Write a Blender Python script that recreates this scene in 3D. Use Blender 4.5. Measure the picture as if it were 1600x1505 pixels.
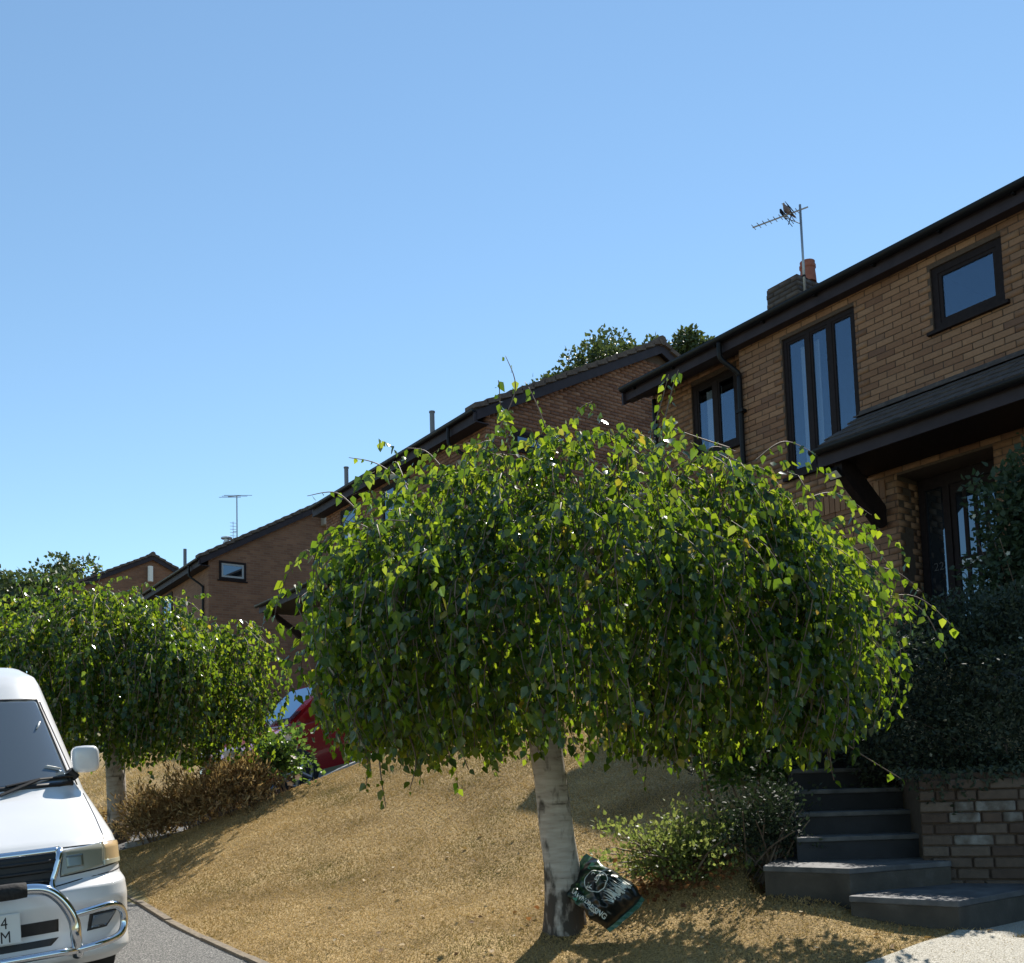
import bpy, bmesh, math, random
import numpy as np
from mathutils import Matrix, Vector
random.seed(7); rng = np.random.default_rng(11)
R = math.radians
for o in list(bpy.data.objects): bpy.data.objects.remove(o)
scene = bpy.context.scene; col = scene.collection

# ------------------------------------------------------------------ camera, sky, sun, exposure
F, PX, PY, TH, RO, EZ = 1550., 800., 1100., R(4.94), R(1.7), 1.6
AZ = R(35.3)                                   # the street and the house fronts run 35 degrees left of the view
n = np.array([math.cos(AZ), math.sin(AZ), 0.]); d = np.array([-math.sin(AZ), math.cos(AZ), 0.])
UP = np.array([0, 0, 1.])
def ray(px, py):
    a = (px-PX)/F; b = -(py-PY)/F
    x = a*math.cos(RO)+b*math.sin(RO); y = -a*math.sin(RO)+b*math.cos(RO)
    return np.array([x, math.cos(TH)-y*math.sin(TH), math.sin(TH)+y*math.cos(TH)])
EYE = np.array([0, 0, EZ])
cam = bpy.data.cameras.new('camera'); cam_o = bpy.data.objects.new('camera', cam); col.objects.link(cam_o)
cam.sensor_width = 36; cam.sensor_fit = 'HORIZONTAL'; cam.lens = F/1600*36
cam.shift_y = (PY-752.5)/1600; cam.clip_end = 3000; cam.clip_start = .05
fw = ray(PX, PY); rt = ray(PX+F, PY)-fw; up = ray(PX, PY-F)-fw
mw = Matrix.Identity(4)
for i in range(3):
    mw[i][0] = rt[i]; mw[i][1] = up[i]; mw[i][2] = -fw[i]; mw[i][3] = EYE[i]
cam_o.matrix_world = mw
scene.camera = cam_o

SUN_AZ, SUN_EL = R(19), R(49)
world = bpy.data.worlds.new('World'); scene.world = world; world.use_nodes = True
wn = world.node_tree.nodes; wl = world.node_tree.links
sky = wn.new('ShaderNodeTexSky'); sky.sky_type = 'NISHITA'; sky.sun_disc = False
sky.sun_elevation = SUN_EL; sky.sun_rotation = SUN_AZ; sky.altitude = 100; sky.air_density = 1.0; sky.dust_density = .0; sky.ozone_density = 1.7
bg = wn['Background']; bg.inputs['Strength'].default_value = .105
tint = wn.new('ShaderNodeVectorMath'); tint.operation = 'MULTIPLY'; tint.inputs[1].default_value = (.96, 1.06, 1.0)
wl.new(sky.outputs[0], tint.inputs[0]); wl.new(tint.outputs[0], bg.inputs['Color'])
sl = bpy.data.lights.new('sun', 'SUN'); sl.energy = 5.0; sl.angle = R(.53); sl.color = (1, .94, .85)
so = bpy.data.objects.new('sun', sl); col.objects.link(so)
sd = Vector((math.sin(SUN_AZ)*math.cos(SUN_EL), math.cos(SUN_AZ)*math.cos(SUN_EL), math.sin(SUN_EL)))
so.rotation_euler = sd.to_track_quat('Z', 'Y').to_euler(); so.location = (10, 30, 40)
vs = scene.view_settings; vs.view_transform = 'Standard'; vs.look = 'None'; vs.gamma = 1; vs.exposure = 0.72; vs.use_curve_mapping = False
try: scene.cycles.max_bounces = 8; scene.cycles.transparent_max_bounces = 12
except Exception: pass

# ------------------------------------------------------------------ places
def P(s, t, z): return s*n+t*d+np.array([0, 0, z])
def atY(px, py, Y): r = ray(px, py); return EYE+r*(Y/r[1])
def atZ(px, py, Z): r = ray(px, py); return EYE+r*((Z-EZ)/r[2])
def atS(px, py, S): r = ray(px, py); return EYE+r*(S/(r@n))
def atT(px, py, T): r = ray(px, py); return EYE+r*(T/(r@d))
def st(p): return float(p@n), float(p@d), float(p[2])
KERB = 2.4
PA = np.array([(0, -.4), (2.4, 0), (3.87, .25), (4.7, .5), (6, 1.05), (7.2, 1.6), (8.5, 2.15), (9.83, 2.3), (20, 3.0), (400, 20)])
PB = np.array([(0, -.4), (2.4, 0), (3.0, .2), (4.17, .6), (6.18, 1.33), (8.5, 2.05), (9.83, 2.3), (20, 3.0), (400, 20)])
def sm(a, b, x): u = np.clip((x-a)/(b-a), 0, 1); return u*u*(3-2*u)
def H(s, t):
    s = np.asarray(s, float); t = np.asarray(t, float)
    tc = np.clip(t, -12, 60)
    zk = .104+.04*tc+.05*np.clip(tc-8, 0, 5)
    road = zk+.07*np.clip(s, -5, 2.4)
    k = sm(5.5, 10.5, t)
    pa = np.interp(s, PA[:, 0], PA[:, 1]); pb = np.interp(s, PB[:, 0], PB[:, 1])
    pb = pb*(1-.45*sm(11.2, 12.0, t)*(1-sm(15.2, 16.4, t))*(1-sm(7.5, 9.2, s)))       # the neighbour's drive lies lower than the lawn
    kd = 1-sm(3.0, 4.0, t); pa = pa*(1-kd)+kd*np.minimum(pa, .28+.13*(s-3.87))
    bump = .02*np.sin(2.1*s+1.3*t)*np.sin(1.7*t-.6*s)*sm(2.6, 4, s)
    z = np.where(s <= 2.4, road, zk+.168+pa*(1-k)+pb*k+bump)
    x = s*n[0]+t*d[0]; y = s*n[1]+t*d[1]
    cut = .78+.53*np.clip(y-6.2, 0, 9)
    ins = (x > 1.46+.231*np.clip(y-6.4, 0, 3)) & (x < 6) & (y < 9.2) & (s > 2.4) & ((x-1.48)*.83+(y-6.02)*.79 > .03)
    return np.where(ins, np.minimum(z, cut), z)      # the slope is cut back where the landings stand
def Hxy(x, y): p = np.array([x, y, 0.]); return float(H(p@n, p@d))
def hit(px, py, D0=2., D1=40.):
    r = ray(px, py); r = r/r[1]; D = D0
    while D < D1:
        p = EYE+r*D
        if p[2] < Hxy(p[0], p[1]): return p
        D += .01
    return EYE+r*D1

# ------------------------------------------------------------------ mesh helpers
def rootloc(o):
    v = np.zeros(3)
    while o is not None: v += np.array(o.location); o = o.parent
    return v
def tag(o, label=None, cat=None, group=None, kind=None):
    if label: o['label'] = label
    if cat: o['category'] = cat
    if group: o['group'] = group
    if kind: o['kind'] = kind
    return o
def thing(name, label, cat, loc=(0, 0, 0), group=None):
    o = bpy.data.objects.new(name, None); o.empty_display_size = .1; col.objects.link(o)
    o.location = [float(v) for v in loc]
    return tag(o, label, cat, group)
def mk(name, v, f, mat, parent=None, smooth=False, local=False, rnd=None, kind=None):
    v = np.asarray(v, float).reshape(-1, 3)
    if parent is not None and not local: v = v-rootloc(parent)
    me = bpy.data.meshes.new(name)
    if isinstance(f, np.ndarray):
        k = f.shape[1]; m = len(f)
        me.vertices.add(len(v)); me.vertices.foreach_set('co', v.ravel().astype(np.float32))
        me.loops.add(m*k); me.loops.foreach_set('vertex_index', f.ravel().astype(np.int32))
        me.polygons.add(m); me.polygons.foreach_set('loop_start', np.arange(0, m*k, k, dtype=np.int32))
        me.update(calc_edges=True)
    else:
        me.from_pydata([tuple(x) for x in v], [], [tuple(x) for x in f]); me.update()
    if rnd is not None:
        a = me.attributes.new('rnd', 'FLOAT', 'FACE'); a.data.foreach_set('value', np.asarray(rnd, np.float32))
    if smooth: me.polygons.foreach_set('use_smooth', np.ones(len(me.polygons), bool))
    if mat is not None: me.materials.append(mat)
    o = bpy.data.objects.new(name, me); col.objects.link(o)
    if parent is not None: o.parent = parent
    if kind: o['kind'] = kind
    return o
class MB:
    def __init__(s): s.v = []; s.f = []
    def add(s, v, f):
        b = len(s.v); s.v += [tuple(map(float, x)) for x in v]; s.f += [tuple(b+i for i in q) for q in f]; return s
    def hexa(s, c8): return s.add(c8, [(0, 3, 2, 1), (4, 5, 6, 7), (0, 1, 5, 4), (1, 2, 6, 5), (2, 3, 7, 6), (3, 0, 4, 7)])
    def box(s, c, ax, ay, az):            # centre and three half-axis vectors
        c, ax, ay, az = [np.asarray(q, float) for q in (c, ax, ay, az)]
        return s.hexa([c-ax-ay-az, c+ax-ay-az, c+ax+ay-az, c-ax+ay-az, c-ax-ay+az, c+ax-ay+az, c+ax+ay+az, c-ax+ay+az])
    def stz(s, s0, s1, t0, t1, z0, z1):   # a box in street coordinates
        return s.box(P((s0+s1)/2, (t0+t1)/2, (z0+z1)/2), n*(s1-s0)/2, d*(t1-t0)/2, UP*(z1-z0)/2)
    def tube(s, pts, r, seg=8, cap=True):
        pts = [np.asarray(p, float) for p in pts]; m = len(pts)
        rr = [r]*m if np.isscalar(r) else list(r)
        t = pts[1]-pts[0]; t = t/np.linalg.norm(t)
        a = np.cross(t, UP if abs(t[2]) < .9 else np.array([1., 0, 0])); a /= np.linalg.norm(a)
        v = []
        for i, p in enumerate(pts):
            t = pts[min(i+1, m-1)]-pts[max(i-1, 0)]; t = t/(np.linalg.norm(t)+1e-9)
            a = a-t*(a@t); a /= np.linalg.norm(a); b = np.cross(t, a)
            for k in range(seg):
                an = 2*math.pi*k/seg; v.append(p+rr[i]*(a*math.cos(an)+b*math.sin(an)))
        f = [(i*seg+k, i*seg+(k+1) % seg, (i+1)*seg+(k+1) % seg, (i+1)*seg+k) for i in range(m-1) for k in range(seg)]
        if cap: f += [tuple(range(seg))[::-1], tuple(range((m-1)*seg, m*seg))]
        return s.add(v, f)
    def prism(s, poly, off):              # a polygon pushed along a vector
        poly = [np.asarray(p, float) for p in poly]; m = len(poly); off = np.asarray(off, float)
        return s.add(poly+[p+off for p in poly], [tuple(range(m))[::-1], tuple(range(m, 2*m))]+[(i, (i+1) % m, m+(i+1) % m, m+i) for i in range(m)])
    def build(s, name, mat, parent=None, smooth=False, local=False, kind=None):
        o = mk(name, s.v, s.f, mat, parent, smooth, local, kind=kind)
        return o
def smooth_path(pts, k=6):
    pts = [np.asarray(p, float) for p in pts]; out = []
    for i in range(len(pts)-1):
        p0 = pts[max(i-1, 0)]; p1 = pts[i]; p2 = pts[i+1]; p3 = pts[min(i+2, len(pts)-1)]
        for j in range(k):
            u = j/k; out.append(.5*((2*p1)+(-p0+p2)*u+(2*p0-5*p1+4*p2-p3)*u*u+(-p0+3*p1-3*p2+p3)*u**3))
    return out+[pts[-1]]
def bevel(o, w=.006, seg=2):
    m = o.modifiers.new('bevel', 'BEVEL'); m.width = w; m.segments = seg; m.limit_method = 'ANGLE'; m.angle_limit = R(40); return o

# ------------------------------------------------------------------ materials
def newmat(name):
    m = bpy.data.materials.new(name); m.use_nodes = True; nt = m.node_tree
    return m, nt, nt.nodes['Principled BSDF'], nt.nodes['Material Output']
def ramp(nt, stops):
    r = nt.nodes.new('ShaderNodeValToRGB'); e = r.color_ramp.elements
    while len(e) < len(stops): e.new(.5)
    for i, (p, c) in enumerate(stops): e[i].position = p; e[i].color = (*c, 1)
    return r
def mat(name, stops, scale=8, rough=.7, bump=0., bscale=60, metal=0., spec=.5, coord='pos', stretch=(1, 1, 1), detail=6, coat=0.):
    m, nt, b, out = newmat(name); N = nt.nodes.new; L = nt.links.new
    b.inputs['Roughness'].default_value = rough; b.inputs['Metallic'].default_value = metal; b.inputs['Specular IOR Level'].default_value = spec
    b.inputs['Coat Weight'].default_value = coat
    if coord == 'pos': tc = N('ShaderNodeNewGeometry').outputs['Position']
    else: tc = N('ShaderNodeTexCoord').outputs['Object']
    mp = N('ShaderNodeMapping'); mp.inputs['Scale'].default_value = stretch; L(tc, mp.inputs[0])
    no = N('ShaderNodeTexNoise'); no.inputs['Scale'].default_value = scale; no.inputs['Detail'].default_value = detail; L(mp.outputs[0], no.inputs['Vector'])
    if len(stops) == 1: b.inputs['Base Color'].default_value = (*stops[0][1], 1)
    else:
        r = ramp(nt, stops); L(no.outputs[0], r.inputs[0]); L(r.outputs[0], b.inputs['Base Color'])
    if bump:
        n2 = N('ShaderNodeTexNoise'); n2.inputs['Scale'].default_value = bscale; n2.inputs['Detail'].default_value = 5; L(mp.outputs[0], n2.inputs['Vector'])
        bp = N('ShaderNodeBump'); bp.inputs['Strength'].default_value = bump; bp.inputs['Distance'].default_value = .01
        L(n2.outputs[0], bp.inputs['Height']); L(bp.outputs[0], b.inputs['Normal'])
    return m
def flat(name, c, rough=.6, metal=0., spec=.5, coat=0.): return mat(name, [(0, c)], rough=rough, metal=metal, spec=spec, coat=coat)
def rnd_mat(name, stops, source='attr', scale=40, rough=.85, bump=.3, bscale=120, mixn=.25, big=0.):
    # one colour for each piece, a little grain on it
    m, nt, b, out = newmat(name); N = nt.nodes.new; L = nt.links.new
    b.inputs['Roughness'].default_value = rough
    if source == 'attr': a = N('ShaderNodeAttribute'); a.attribute_name = 'rnd'; src = a.outputs['Fac']
    else: src = N('ShaderNodeObjectInfo').outputs['Random']
    r = ramp(nt, stops); L(src, r.inputs[0])
    geo = N('ShaderNodeNewGeometry'); no = N('ShaderNodeTexNoise'); no.inputs['Scale'].default_value = scale; no.inputs['Detail'].default_value = 5
    L(geo.outputs['Position'], no.inputs['Vector'])
    mr = N('ShaderNodeMapRange'); mr.inputs['To Min'].default_value = 1-mixn; mr.inputs['To Max'].default_value = 1+mixn; L(no.outputs[0], mr.inputs[0])
    mu = N('ShaderNodeVectorMath'); mu.operation = 'SCALE'; L(r.outputs[0], mu.inputs[0]); L(mr.outputs[0], mu.inputs['Scale'])
    res = mu.outputs[0]
    if big:
        nb = N('ShaderNodeTexNoise'); nb.inputs['Scale'].default_value = .9; nb.inputs['Detail'].default_value = 3; L(geo.outputs['Position'], nb.inputs['Vector'])
        m2 = N('ShaderNodeMapRange'); m2.inputs['From Min'].default_value = .3; m2.inputs['From Max'].default_value = .7; m2.inputs['To Min'].default_value = 1-big; m2.inputs['To Max'].default_value = 1+big; L(nb.outputs[0], m2.inputs[0])
        mu2 = N('ShaderNodeVectorMath'); mu2.operation = 'SCALE'; L(res, mu2.inputs[0]); L(m2.outputs[0], mu2.inputs['Scale']); res = mu2.outputs[0]
    L(res, b.inputs['Base Color'])
    n2 = N('ShaderNodeTexNoise'); n2.inputs['Scale'].default_value = bscale; L(geo.outputs['Position'], n2.inputs['Vector'])
    bp = N('ShaderNodeBump'); bp.inputs['Strength'].default_value = bump; bp.inputs['Distance'].default_value = .006; L(n2.outputs[0], bp.inputs['Height']); L(bp.outputs[0], b.inputs['Normal'])
    return m
def leaf_mat(name, stops, trans, tfac=.5, rough=.38, source='attr', spec=.5):
    m, nt, b, out = newmat(name); N = nt.nodes.new; L = nt.links.new
    if source == 'attr': a = N('ShaderNodeAttribute'); a.attribute_name = 'rnd'; src = a.outputs['Fac']
    else: src = N('ShaderNodeObjectInfo').outputs['Random']
    r = ramp(nt, stops); L(src, r.inputs[0]); L(r.outputs[0], b.inputs['Base Color'])
    b.inputs['Roughness'].default_value = rough; b.inputs['Specular IOR Level'].default_value = spec
    t = N('ShaderNodeBsdfTranslucent'); r2 = ramp(nt, trans); L(src, r2.inputs[0]); L(r2.outputs[0], t.inputs['Color'])
    mx = N('ShaderNodeMixShader'); mx.inputs[0].default_value = tfac; L(b.outputs[0], mx.inputs[1]); L(t.outputs[0], mx.inputs[2]); L(mx.outputs[0], out.inputs['Surface'])
    return m
def glass_mat(name, refl=.3, rough=.02, tint=(.75, .8, .85), opaque=None):
    m, nt, b, out = newmat(name); N = nt.nodes.new; L = nt.links.new
    g = N('ShaderNodeBsdfGlossy'); g.inputs['Roughness'].default_value = rough; g.inputs['Color'].default_value = (.62, .80, 1.0, 1)
    if opaque is None: t = N('ShaderNodeBsdfTransparent'); t.inputs['Color'].default_value = (*tint, 1)
    else: t = N('ShaderNodeBsdfDiffuse'); t.inputs['Color'].default_value = (*opaque, 1)
    lw = N('ShaderNodeLayerWeight'); lw.inputs[0].default_value = .5; fr = N('ShaderNodeMath'); fr.operation = 'POWER'; fr.inputs[1].default_value = 4.; L(lw.outputs['Facing'], fr.inputs[0])
    ad = N('ShaderNodeMath'); ad.operation = 'ADD'; ad.use_clamp = True; ad.inputs[1].default_value = refl; L(fr.outputs[0], ad.inputs[0])
    mx = N('ShaderNodeMixShader'); L(ad.outputs[0], mx.inputs[0]); L(t.outputs[0], mx.inputs[1]); L(g.outputs[0], mx.inputs[2]); L(mx.outputs[0], out.inputs['Surface'])
    return m
BR = [(0, (.15, .075, .044)), (.25, (.20, .104, .058)), (.5, (.232, .126, .071)), (.75, (.256, .145, .084)), (.93, (.22, .126, .076)), (1, (.14, .074, .047))]
BR2 = [(0, (.135, .064, .043)), (.3, (.185, .088, .054)), (.6, (.215, .107, .067)), (.9, (.235, .126, .082)), (1, (.125, .058, .041))]
M_brick = rnd_mat('brick_attr', BR, big=.12); M_brick_o = rnd_mat('brick_object', BR, 'obj', big=.12)
M_brickd = rnd_mat('brick_dark', [(0, (.05, .04, .036)), (.5, (.075, .06, .052)), (1, (.10, .08, .068))])  # darker grey-brown brick tones for the chimney
M_brick2 = rnd_mat('brick_red', BR2, big=.15)
M_mortar = mat('mortar', [(.3, (.06, .042, .033)), (.7, (.09, .064, .05))], scale=30, rough=.95, bump=.3)
def brickwork_mat(name, c1, c2, mo):
    m, nt, b, out = newmat(name); N = nt.nodes.new; L = nt.links.new; b.inputs['Roughness'].default_value = .9
    g = N('ShaderNodeNewGeometry'); dt = N('ShaderNodeVectorMath'); dt.operation = 'DOT_PRODUCT'; dt.inputs[1].default_value = tuple(n+d)
    L(g.outputs['Position'], dt.inputs[0]); sp = N('ShaderNodeSeparateXYZ'); L(g.outputs['Position'], sp.inputs[0])
    cb = N('ShaderNodeCombineXYZ'); L(dt.outputs['Value'], cb.inputs[0]); L(sp.outputs[2], cb.inputs[1])
    bt = N('ShaderNodeTexBrick'); bt.inputs['Scale'].default_value = 1; bt.inputs['Brick Width'].default_value = .225; bt.inputs['Row Height'].default_value = .075
    bt.inputs['Mortar Size'].default_value = .006; bt.inputs['Color1'].default_value = (*c1, 1); bt.inputs['Color2'].default_value = (*c2, 1); bt.inputs['Mortar'].default_value = (*mo, 1); bt.inputs['Bias'].default_value = 0
    L(cb.outputs[0], bt.inputs['Vector'])
    no = N('ShaderNodeTexNoise'); no.inputs['Scale'].default_value = 1.2; no.inputs['Detail'].default_value = 6; L(g.outputs['Position'], no.inputs['Vector'])
    mr = N('ShaderNodeMapRange'); mr.inputs['To Min'].default_value = .65; mr.inputs['To Max'].default_value = 1.3; L(no.outputs[0], mr.inputs[0])
    mu = N('ShaderNodeVectorMath'); mu.operation = 'SCALE'; L(bt.outputs['Color'], mu.inputs[0]); L(mr.outputs[0], mu.inputs['Scale']); L(mu.outputs[0], b.inputs['Base Color'])
    bp = N('ShaderNodeBump'); bp.inputs['Strength'].default_value = .5; bp.inputs['Distance'].default_value = .005; bp.invert = True; L(bt.outputs['Fac'], bp.inputs['Height']); L(bp.outputs[0], b.inputs['Normal'])
    return m
M_bw = brickwork_mat('far_brickwork', (.225, .115, .07), (.16, .078, .05), (.18, .13, .10))
M_wood = mat('dark_brown_wood', [(.3, (.012, .008, .009)), (.7, (.020, .014, .015))], scale=20, rough=.6, bump=.1, spec=.15)
M_fascia = mat('fascia_board', [(.3, (.022, .017, .024)), (.7, (.034, .027, .036))], scale=6, rough=.6, spec=.25)
M_gutter = flat('black_plastic', (.007, .007, .009), .45, spec=.2)
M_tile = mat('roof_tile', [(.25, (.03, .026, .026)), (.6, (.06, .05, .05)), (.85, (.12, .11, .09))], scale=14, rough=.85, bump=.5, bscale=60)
M_tile_lit = mat('verge_tile_lit', [(.25, (.06, .045, .04)), (.6, (.11, .085, .075)), (.85, (.19, .17, .13))], scale=20, rough=.9, bump=.5, bscale=70)  # lighter copy of the roof tile, sunlight put into its colour
M_glass = glass_mat('window_glass', .145); M_glass_o = glass_mat('window_glass_dark', .21, opaque=(.01, .012, .016))
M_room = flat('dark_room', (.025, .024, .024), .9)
M_curtain = mat('net_curtain', [(.3, (.55, .56, .58)), (.7, (.75, .76, .77))], scale=3, rough=.9, stretch=(8, 8, .2))
M_steel = flat('galvanised_steel', (.35, .37, .39), .45, .8)
M_alum = flat('aluminium', (.42, .44, .46), .4, .9)
M_terra = mat('terracotta', [(.3, (.24, .075, .05)), (.7, (.33, .12, .08))], scale=12, rough=.85, bump=.2)
M_white_pl = flat('white_plastic', (.7, .7, .68), .4)
M_lead = flat('lead', (.16, .17, .19), .6)

# ------------------------------------------------------------------ the ground
def sheet(name, ss, ts, mt, lift=0., mask=None, kind='structure'):
    S, T = np.meshgrid(ss, ts, indexing='ij'); Z = H(S, T)+lift
    X = S*n[0]+T*d[0]; Y = S*n[1]+T*d[1]
    v = np.stack([X, Y, Z], -1).reshape(-1, 3); b = len(ts)
    I, J = np.meshgrid(np.arange(len(ss)-1), np.arange(b-1), indexing='ij')
    f = np.stack([I*b+J, (I+1)*b+J, (I+1)*b+J+1, I*b+J+1], -1)
    f = f.reshape(-1, 4)
    if mask is not None:
        sc = (S[:-1, :-1]+S[1:, 1:])/2; tc = (T[:-1, :-1]+T[1:, 1:])/2; f = f[mask(sc, tc).ravel()]
    o = mk(name, v, f, mt, smooth=True)
    o['kind'] = kind; return o
def grass_mat():
    m, nt, b, out = newmat('dry_lawn'); N = nt.nodes.new; L = nt.links.new; b.inputs['Roughness'].default_value = .95; b.inputs['Specular IOR Level'].default_value = .1
    g = N('ShaderNodeNewGeometry')
    def noise(sc, de=6):
        x = N('ShaderNodeTexNoise'); x.inputs['Scale'].default_value = sc; x.inputs['Detail'].default_value = de; L(g.outputs['Position'], x.inputs['Vector']); return x.outputs[0]
    r1 = ramp(nt, [(.3, (.25, .178, .082)), (.45, (.375, .268, .13)), (.6, (.475, .345, .168)), (.75, (.535, .39, .20))]); L(noise(1.6), r1.inputs[0])
    r2 = ramp(nt, [(.35, (.45, .45, .45)), (.65, (1.2, 1.2, 1.2))]); L(noise(60), r2.inputs[0])
    mu = N('ShaderNodeVectorMath'); mu.operation = 'MULTIPLY'; L(r1.outputs[0], mu.inputs[0]); L(r2.outputs[0], mu.inputs[1])
    L(mu.outputs[0], b.inputs['Base Color'])
    bp = N('ShaderNodeBump'); bp.inputs['Strength'].default_value = 1; bp.inputs['Distance'].default_value = .02; L(noise(90), bp.inputs['Height']); L(bp.outputs[0], b.inputs['Normal'])
    return m
M_lawn = grass_mat()
M_asph = mat('asphalt', [(.36, (.035, .036, .036)), (.5, (.10, .10, .095)), (.66, (.30, .29, .27))], scale=95, rough=.9, bump=.7, bscale=160)
M_tarmac2 = mat('drive_tarmac', [(.3, (.06, .06, .062)), (.7, (.13, .13, .13))], scale=40, rough=.9, bump=.4)
M_resin = mat('resin_gravel', [(.32, (.20, .18, .14)), (.5, (.42, .39, .32)), (.7, (.62, .59, .52))], scale=130, rough=.9, bump=.8, bscale=150)
M_soil = mat('soil', [(.3, (.05, .035, .024)), (.7, (.10, .07, .045))], scale=20, rough=.95, bump=.6)
lawn_t1 = lambda s: 12.0-np.clip((s-2.8)/3.4, 0, 1)*1.0
g1 = np.concatenate([np.linspace(-400, -20, 20), np.linspace(-12, 30, 43), np.linspace(40, 400, 19)])
sheet('ground', g1, g1, mat('far_ground', [(.3, (.10, .10, .04)), (.7, (.2, .16, .07))], scale=.6, rough=.95), lift=-.05)
sheet('road', np.linspace(-4.5, KERB, 36), np.linspace(-8, 45, 90), M_asph, .002)
sheet('lawn', np.linspace(KERB, 9.7, 100), np.linspace(-2, 12.2, 160), M_lawn, 0., lambda s, t: t < lawn_t1(s))
sheet('neighbour_lawn', np.linspace(KERB, 8.8, 50), np.linspace(15.5, 30, 80), M_lawn, .0)
sheet('neighbour_driveway', np.linspace(KERB, 9.2, 60), np.linspace(11, 15.5, 40), M_tarmac2, -.006, lambda s, t: t > lawn_t1(s)-.2)
# resin-bound drive at the lower right: its curved edge runs along the foot of the steps
edge = [hit(*q) for q in ((1365, 1505), (1400, 1492), (1440, 1477), (1497, 1457), (1550, 1441), (1600, 1424), (1680, 1398))]
e0 = edge[0]; pre = [e0+(e0-edge[1])*k for k in (6, 4, 2, 1)]
ed = smooth_path(pre+edge, 4); v = []; f = []
K = 24
for i, p in enumerate(ed):
    for k in range(K+1):
        q = p+np.array([.82, -.57, 0])*k*.22
        v.append((q[0], q[1], Hxy(q[0], q[1])+.012))
for i in range(len(ed)-1):
    for k in range(K): a = i*(K+1)+k; f.append((a, a+1, a+K+2, a+K+1))
tag(mk('driveway', v, f, M_resin, smooth=True), kind='structure')
# kerb edging along the road
kr = tag(bpy.data.objects.new('kerb', None), kind='structure'); col.objects.link(kr)
M_conc = mat('kerb_concrete', [(.3, (.11, .09, .065)), (.7, (.22, .18, .13))], scale=25, rough=.95, bump=.5)
t = 2.0
while t < 13:
    m_ = MB(); z0 = float(H(KERB, t+.45)); dz = .02*random.random()
    a, b_ = P(KERB, t+.006, 0), P(KERB, t+.894, 0); za = float(H(KERB, t)); zb = float(H(KERB, t+.9))
    m_.hexa([a-n*.03+UP*(za-.1), a+n*.03+UP*(za-.1), b_+n*.03+UP*(zb-.1), b_-n*.03+UP*(zb-.1), a-n*.03+UP*(za+.012+dz), a+n*.03+UP*(za+.012+dz), b_+n*.03+UP*(zb+.012+dz), b_-n*.03+UP*(zb+.012+dz)])
    m_.build('edging_stone', M_conc, kr); t += .9
# pale edging between lawn and the neighbour's drive
dk = tag(bpy.data.objects.new('driveway_kerb', None), kind='structure'); col.objects.link(dk)
M_palec = mat('pale_edging', [(.3, (.3, .3, .29)), (.7, (.45, .44, .42))], scale=20, rough=.9)
for s0 in np.arange(3.0, 8.6, .6):
    m_ = MB(); A = []
    for s_ in (s0, s0+.594):
        t_ = float(lawn_t1(s_))+.12
        for k in (-.04, .04): A.append(P(s_, t_+k, float(H(s_, t_))))
    m_.hexa([A[0]-UP*.06, A[2]-UP*.06, A[3]-UP*.06, A[1]-UP*.06, A[0]+UP*.05, A[2]+UP*.05, A[3]+UP*.05, A[1]+UP*.05])
    m_.build('edging_stone', M_palec, dk)

# ------------------------------------------------------------------ houses
def lay(u0, u1, z0, z1, opens=(), lim=None, seed=0):
    """courses of bricks (centre u, centre z, width) round the openings"""
    rr = random.Random(seed); out = []; k = 0; z = z0
    while z+.065 <= z1:
        a, b = u0, u1
        if lim: a, b = lim(z+.033)
        segs = [(a, b)]
        for (p, q, y0, y1) in opens:
            if z+.06 > y0 and z+.005 < y1:
                ns = []
                for (x0, x1) in segs:
                    if q <= x0 or p >= x1: ns.append((x0, x1)); continue
                    if p > x0: ns.append((x0, p))
                    if q < x1: ns.append((q, x1))
                segs = ns
        off = .1125 if k % 2 else 0
        for (x0, x1) in segs:
            x = math.floor((x0-u0-off)/.225)*.225+u0+off
            while x < x1:
                p, q = max(x, x0), min(x+.215, x1)
                if q-p > .03: out.append(((p+q)/2, z+.0325, q-p))
                x += .225
        z += .075; k += 1
    return out
def brick_mesh(name, items, org, ud, nd, mt, parent, kind='stuff', proud=.012):
    """items (u,z,w) on the plane org+u*ud, boxes standing proud along nd"""
    it = np.array(items); m = len(it); rr = np.random.default_rng(len(items))
    c = org[None]+it[:, :1]*ud[None]+it[:, 1:2]*UP[None]
    hw = it[:, 2:3]/2; j = rr.uniform(-.0025, .0015, (m, 1))
    ft = c+nd[None]*j; bk = c-nd[None]*proud
    def cr(b, su, sz): return b+su*hw*ud[None]+sz*.0325*UP[None]
    v = np.stack([cr(ft, -1, -1), cr(ft, 1, -1), cr(ft, 1, 1), cr(ft, -1, 1), cr(bk, -1, -1), cr(bk, 1, -1), cr(bk, 1, 1), cr(bk, -1, 1)], 1).reshape(-1, 3)
    q = np.array([(0, 1, 2, 3), (0, 4, 5, 1), (1, 5, 6, 2), (2, 6, 7, 3), (3, 7, 4, 0)])
    f = (np.arange(m)[:, None, None]*8+q[None]).reshape(-1, 4)
    return mk(name, v, f, mt, parent, rnd=np.repeat(rr.random(m), 5), kind=kind)
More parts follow.
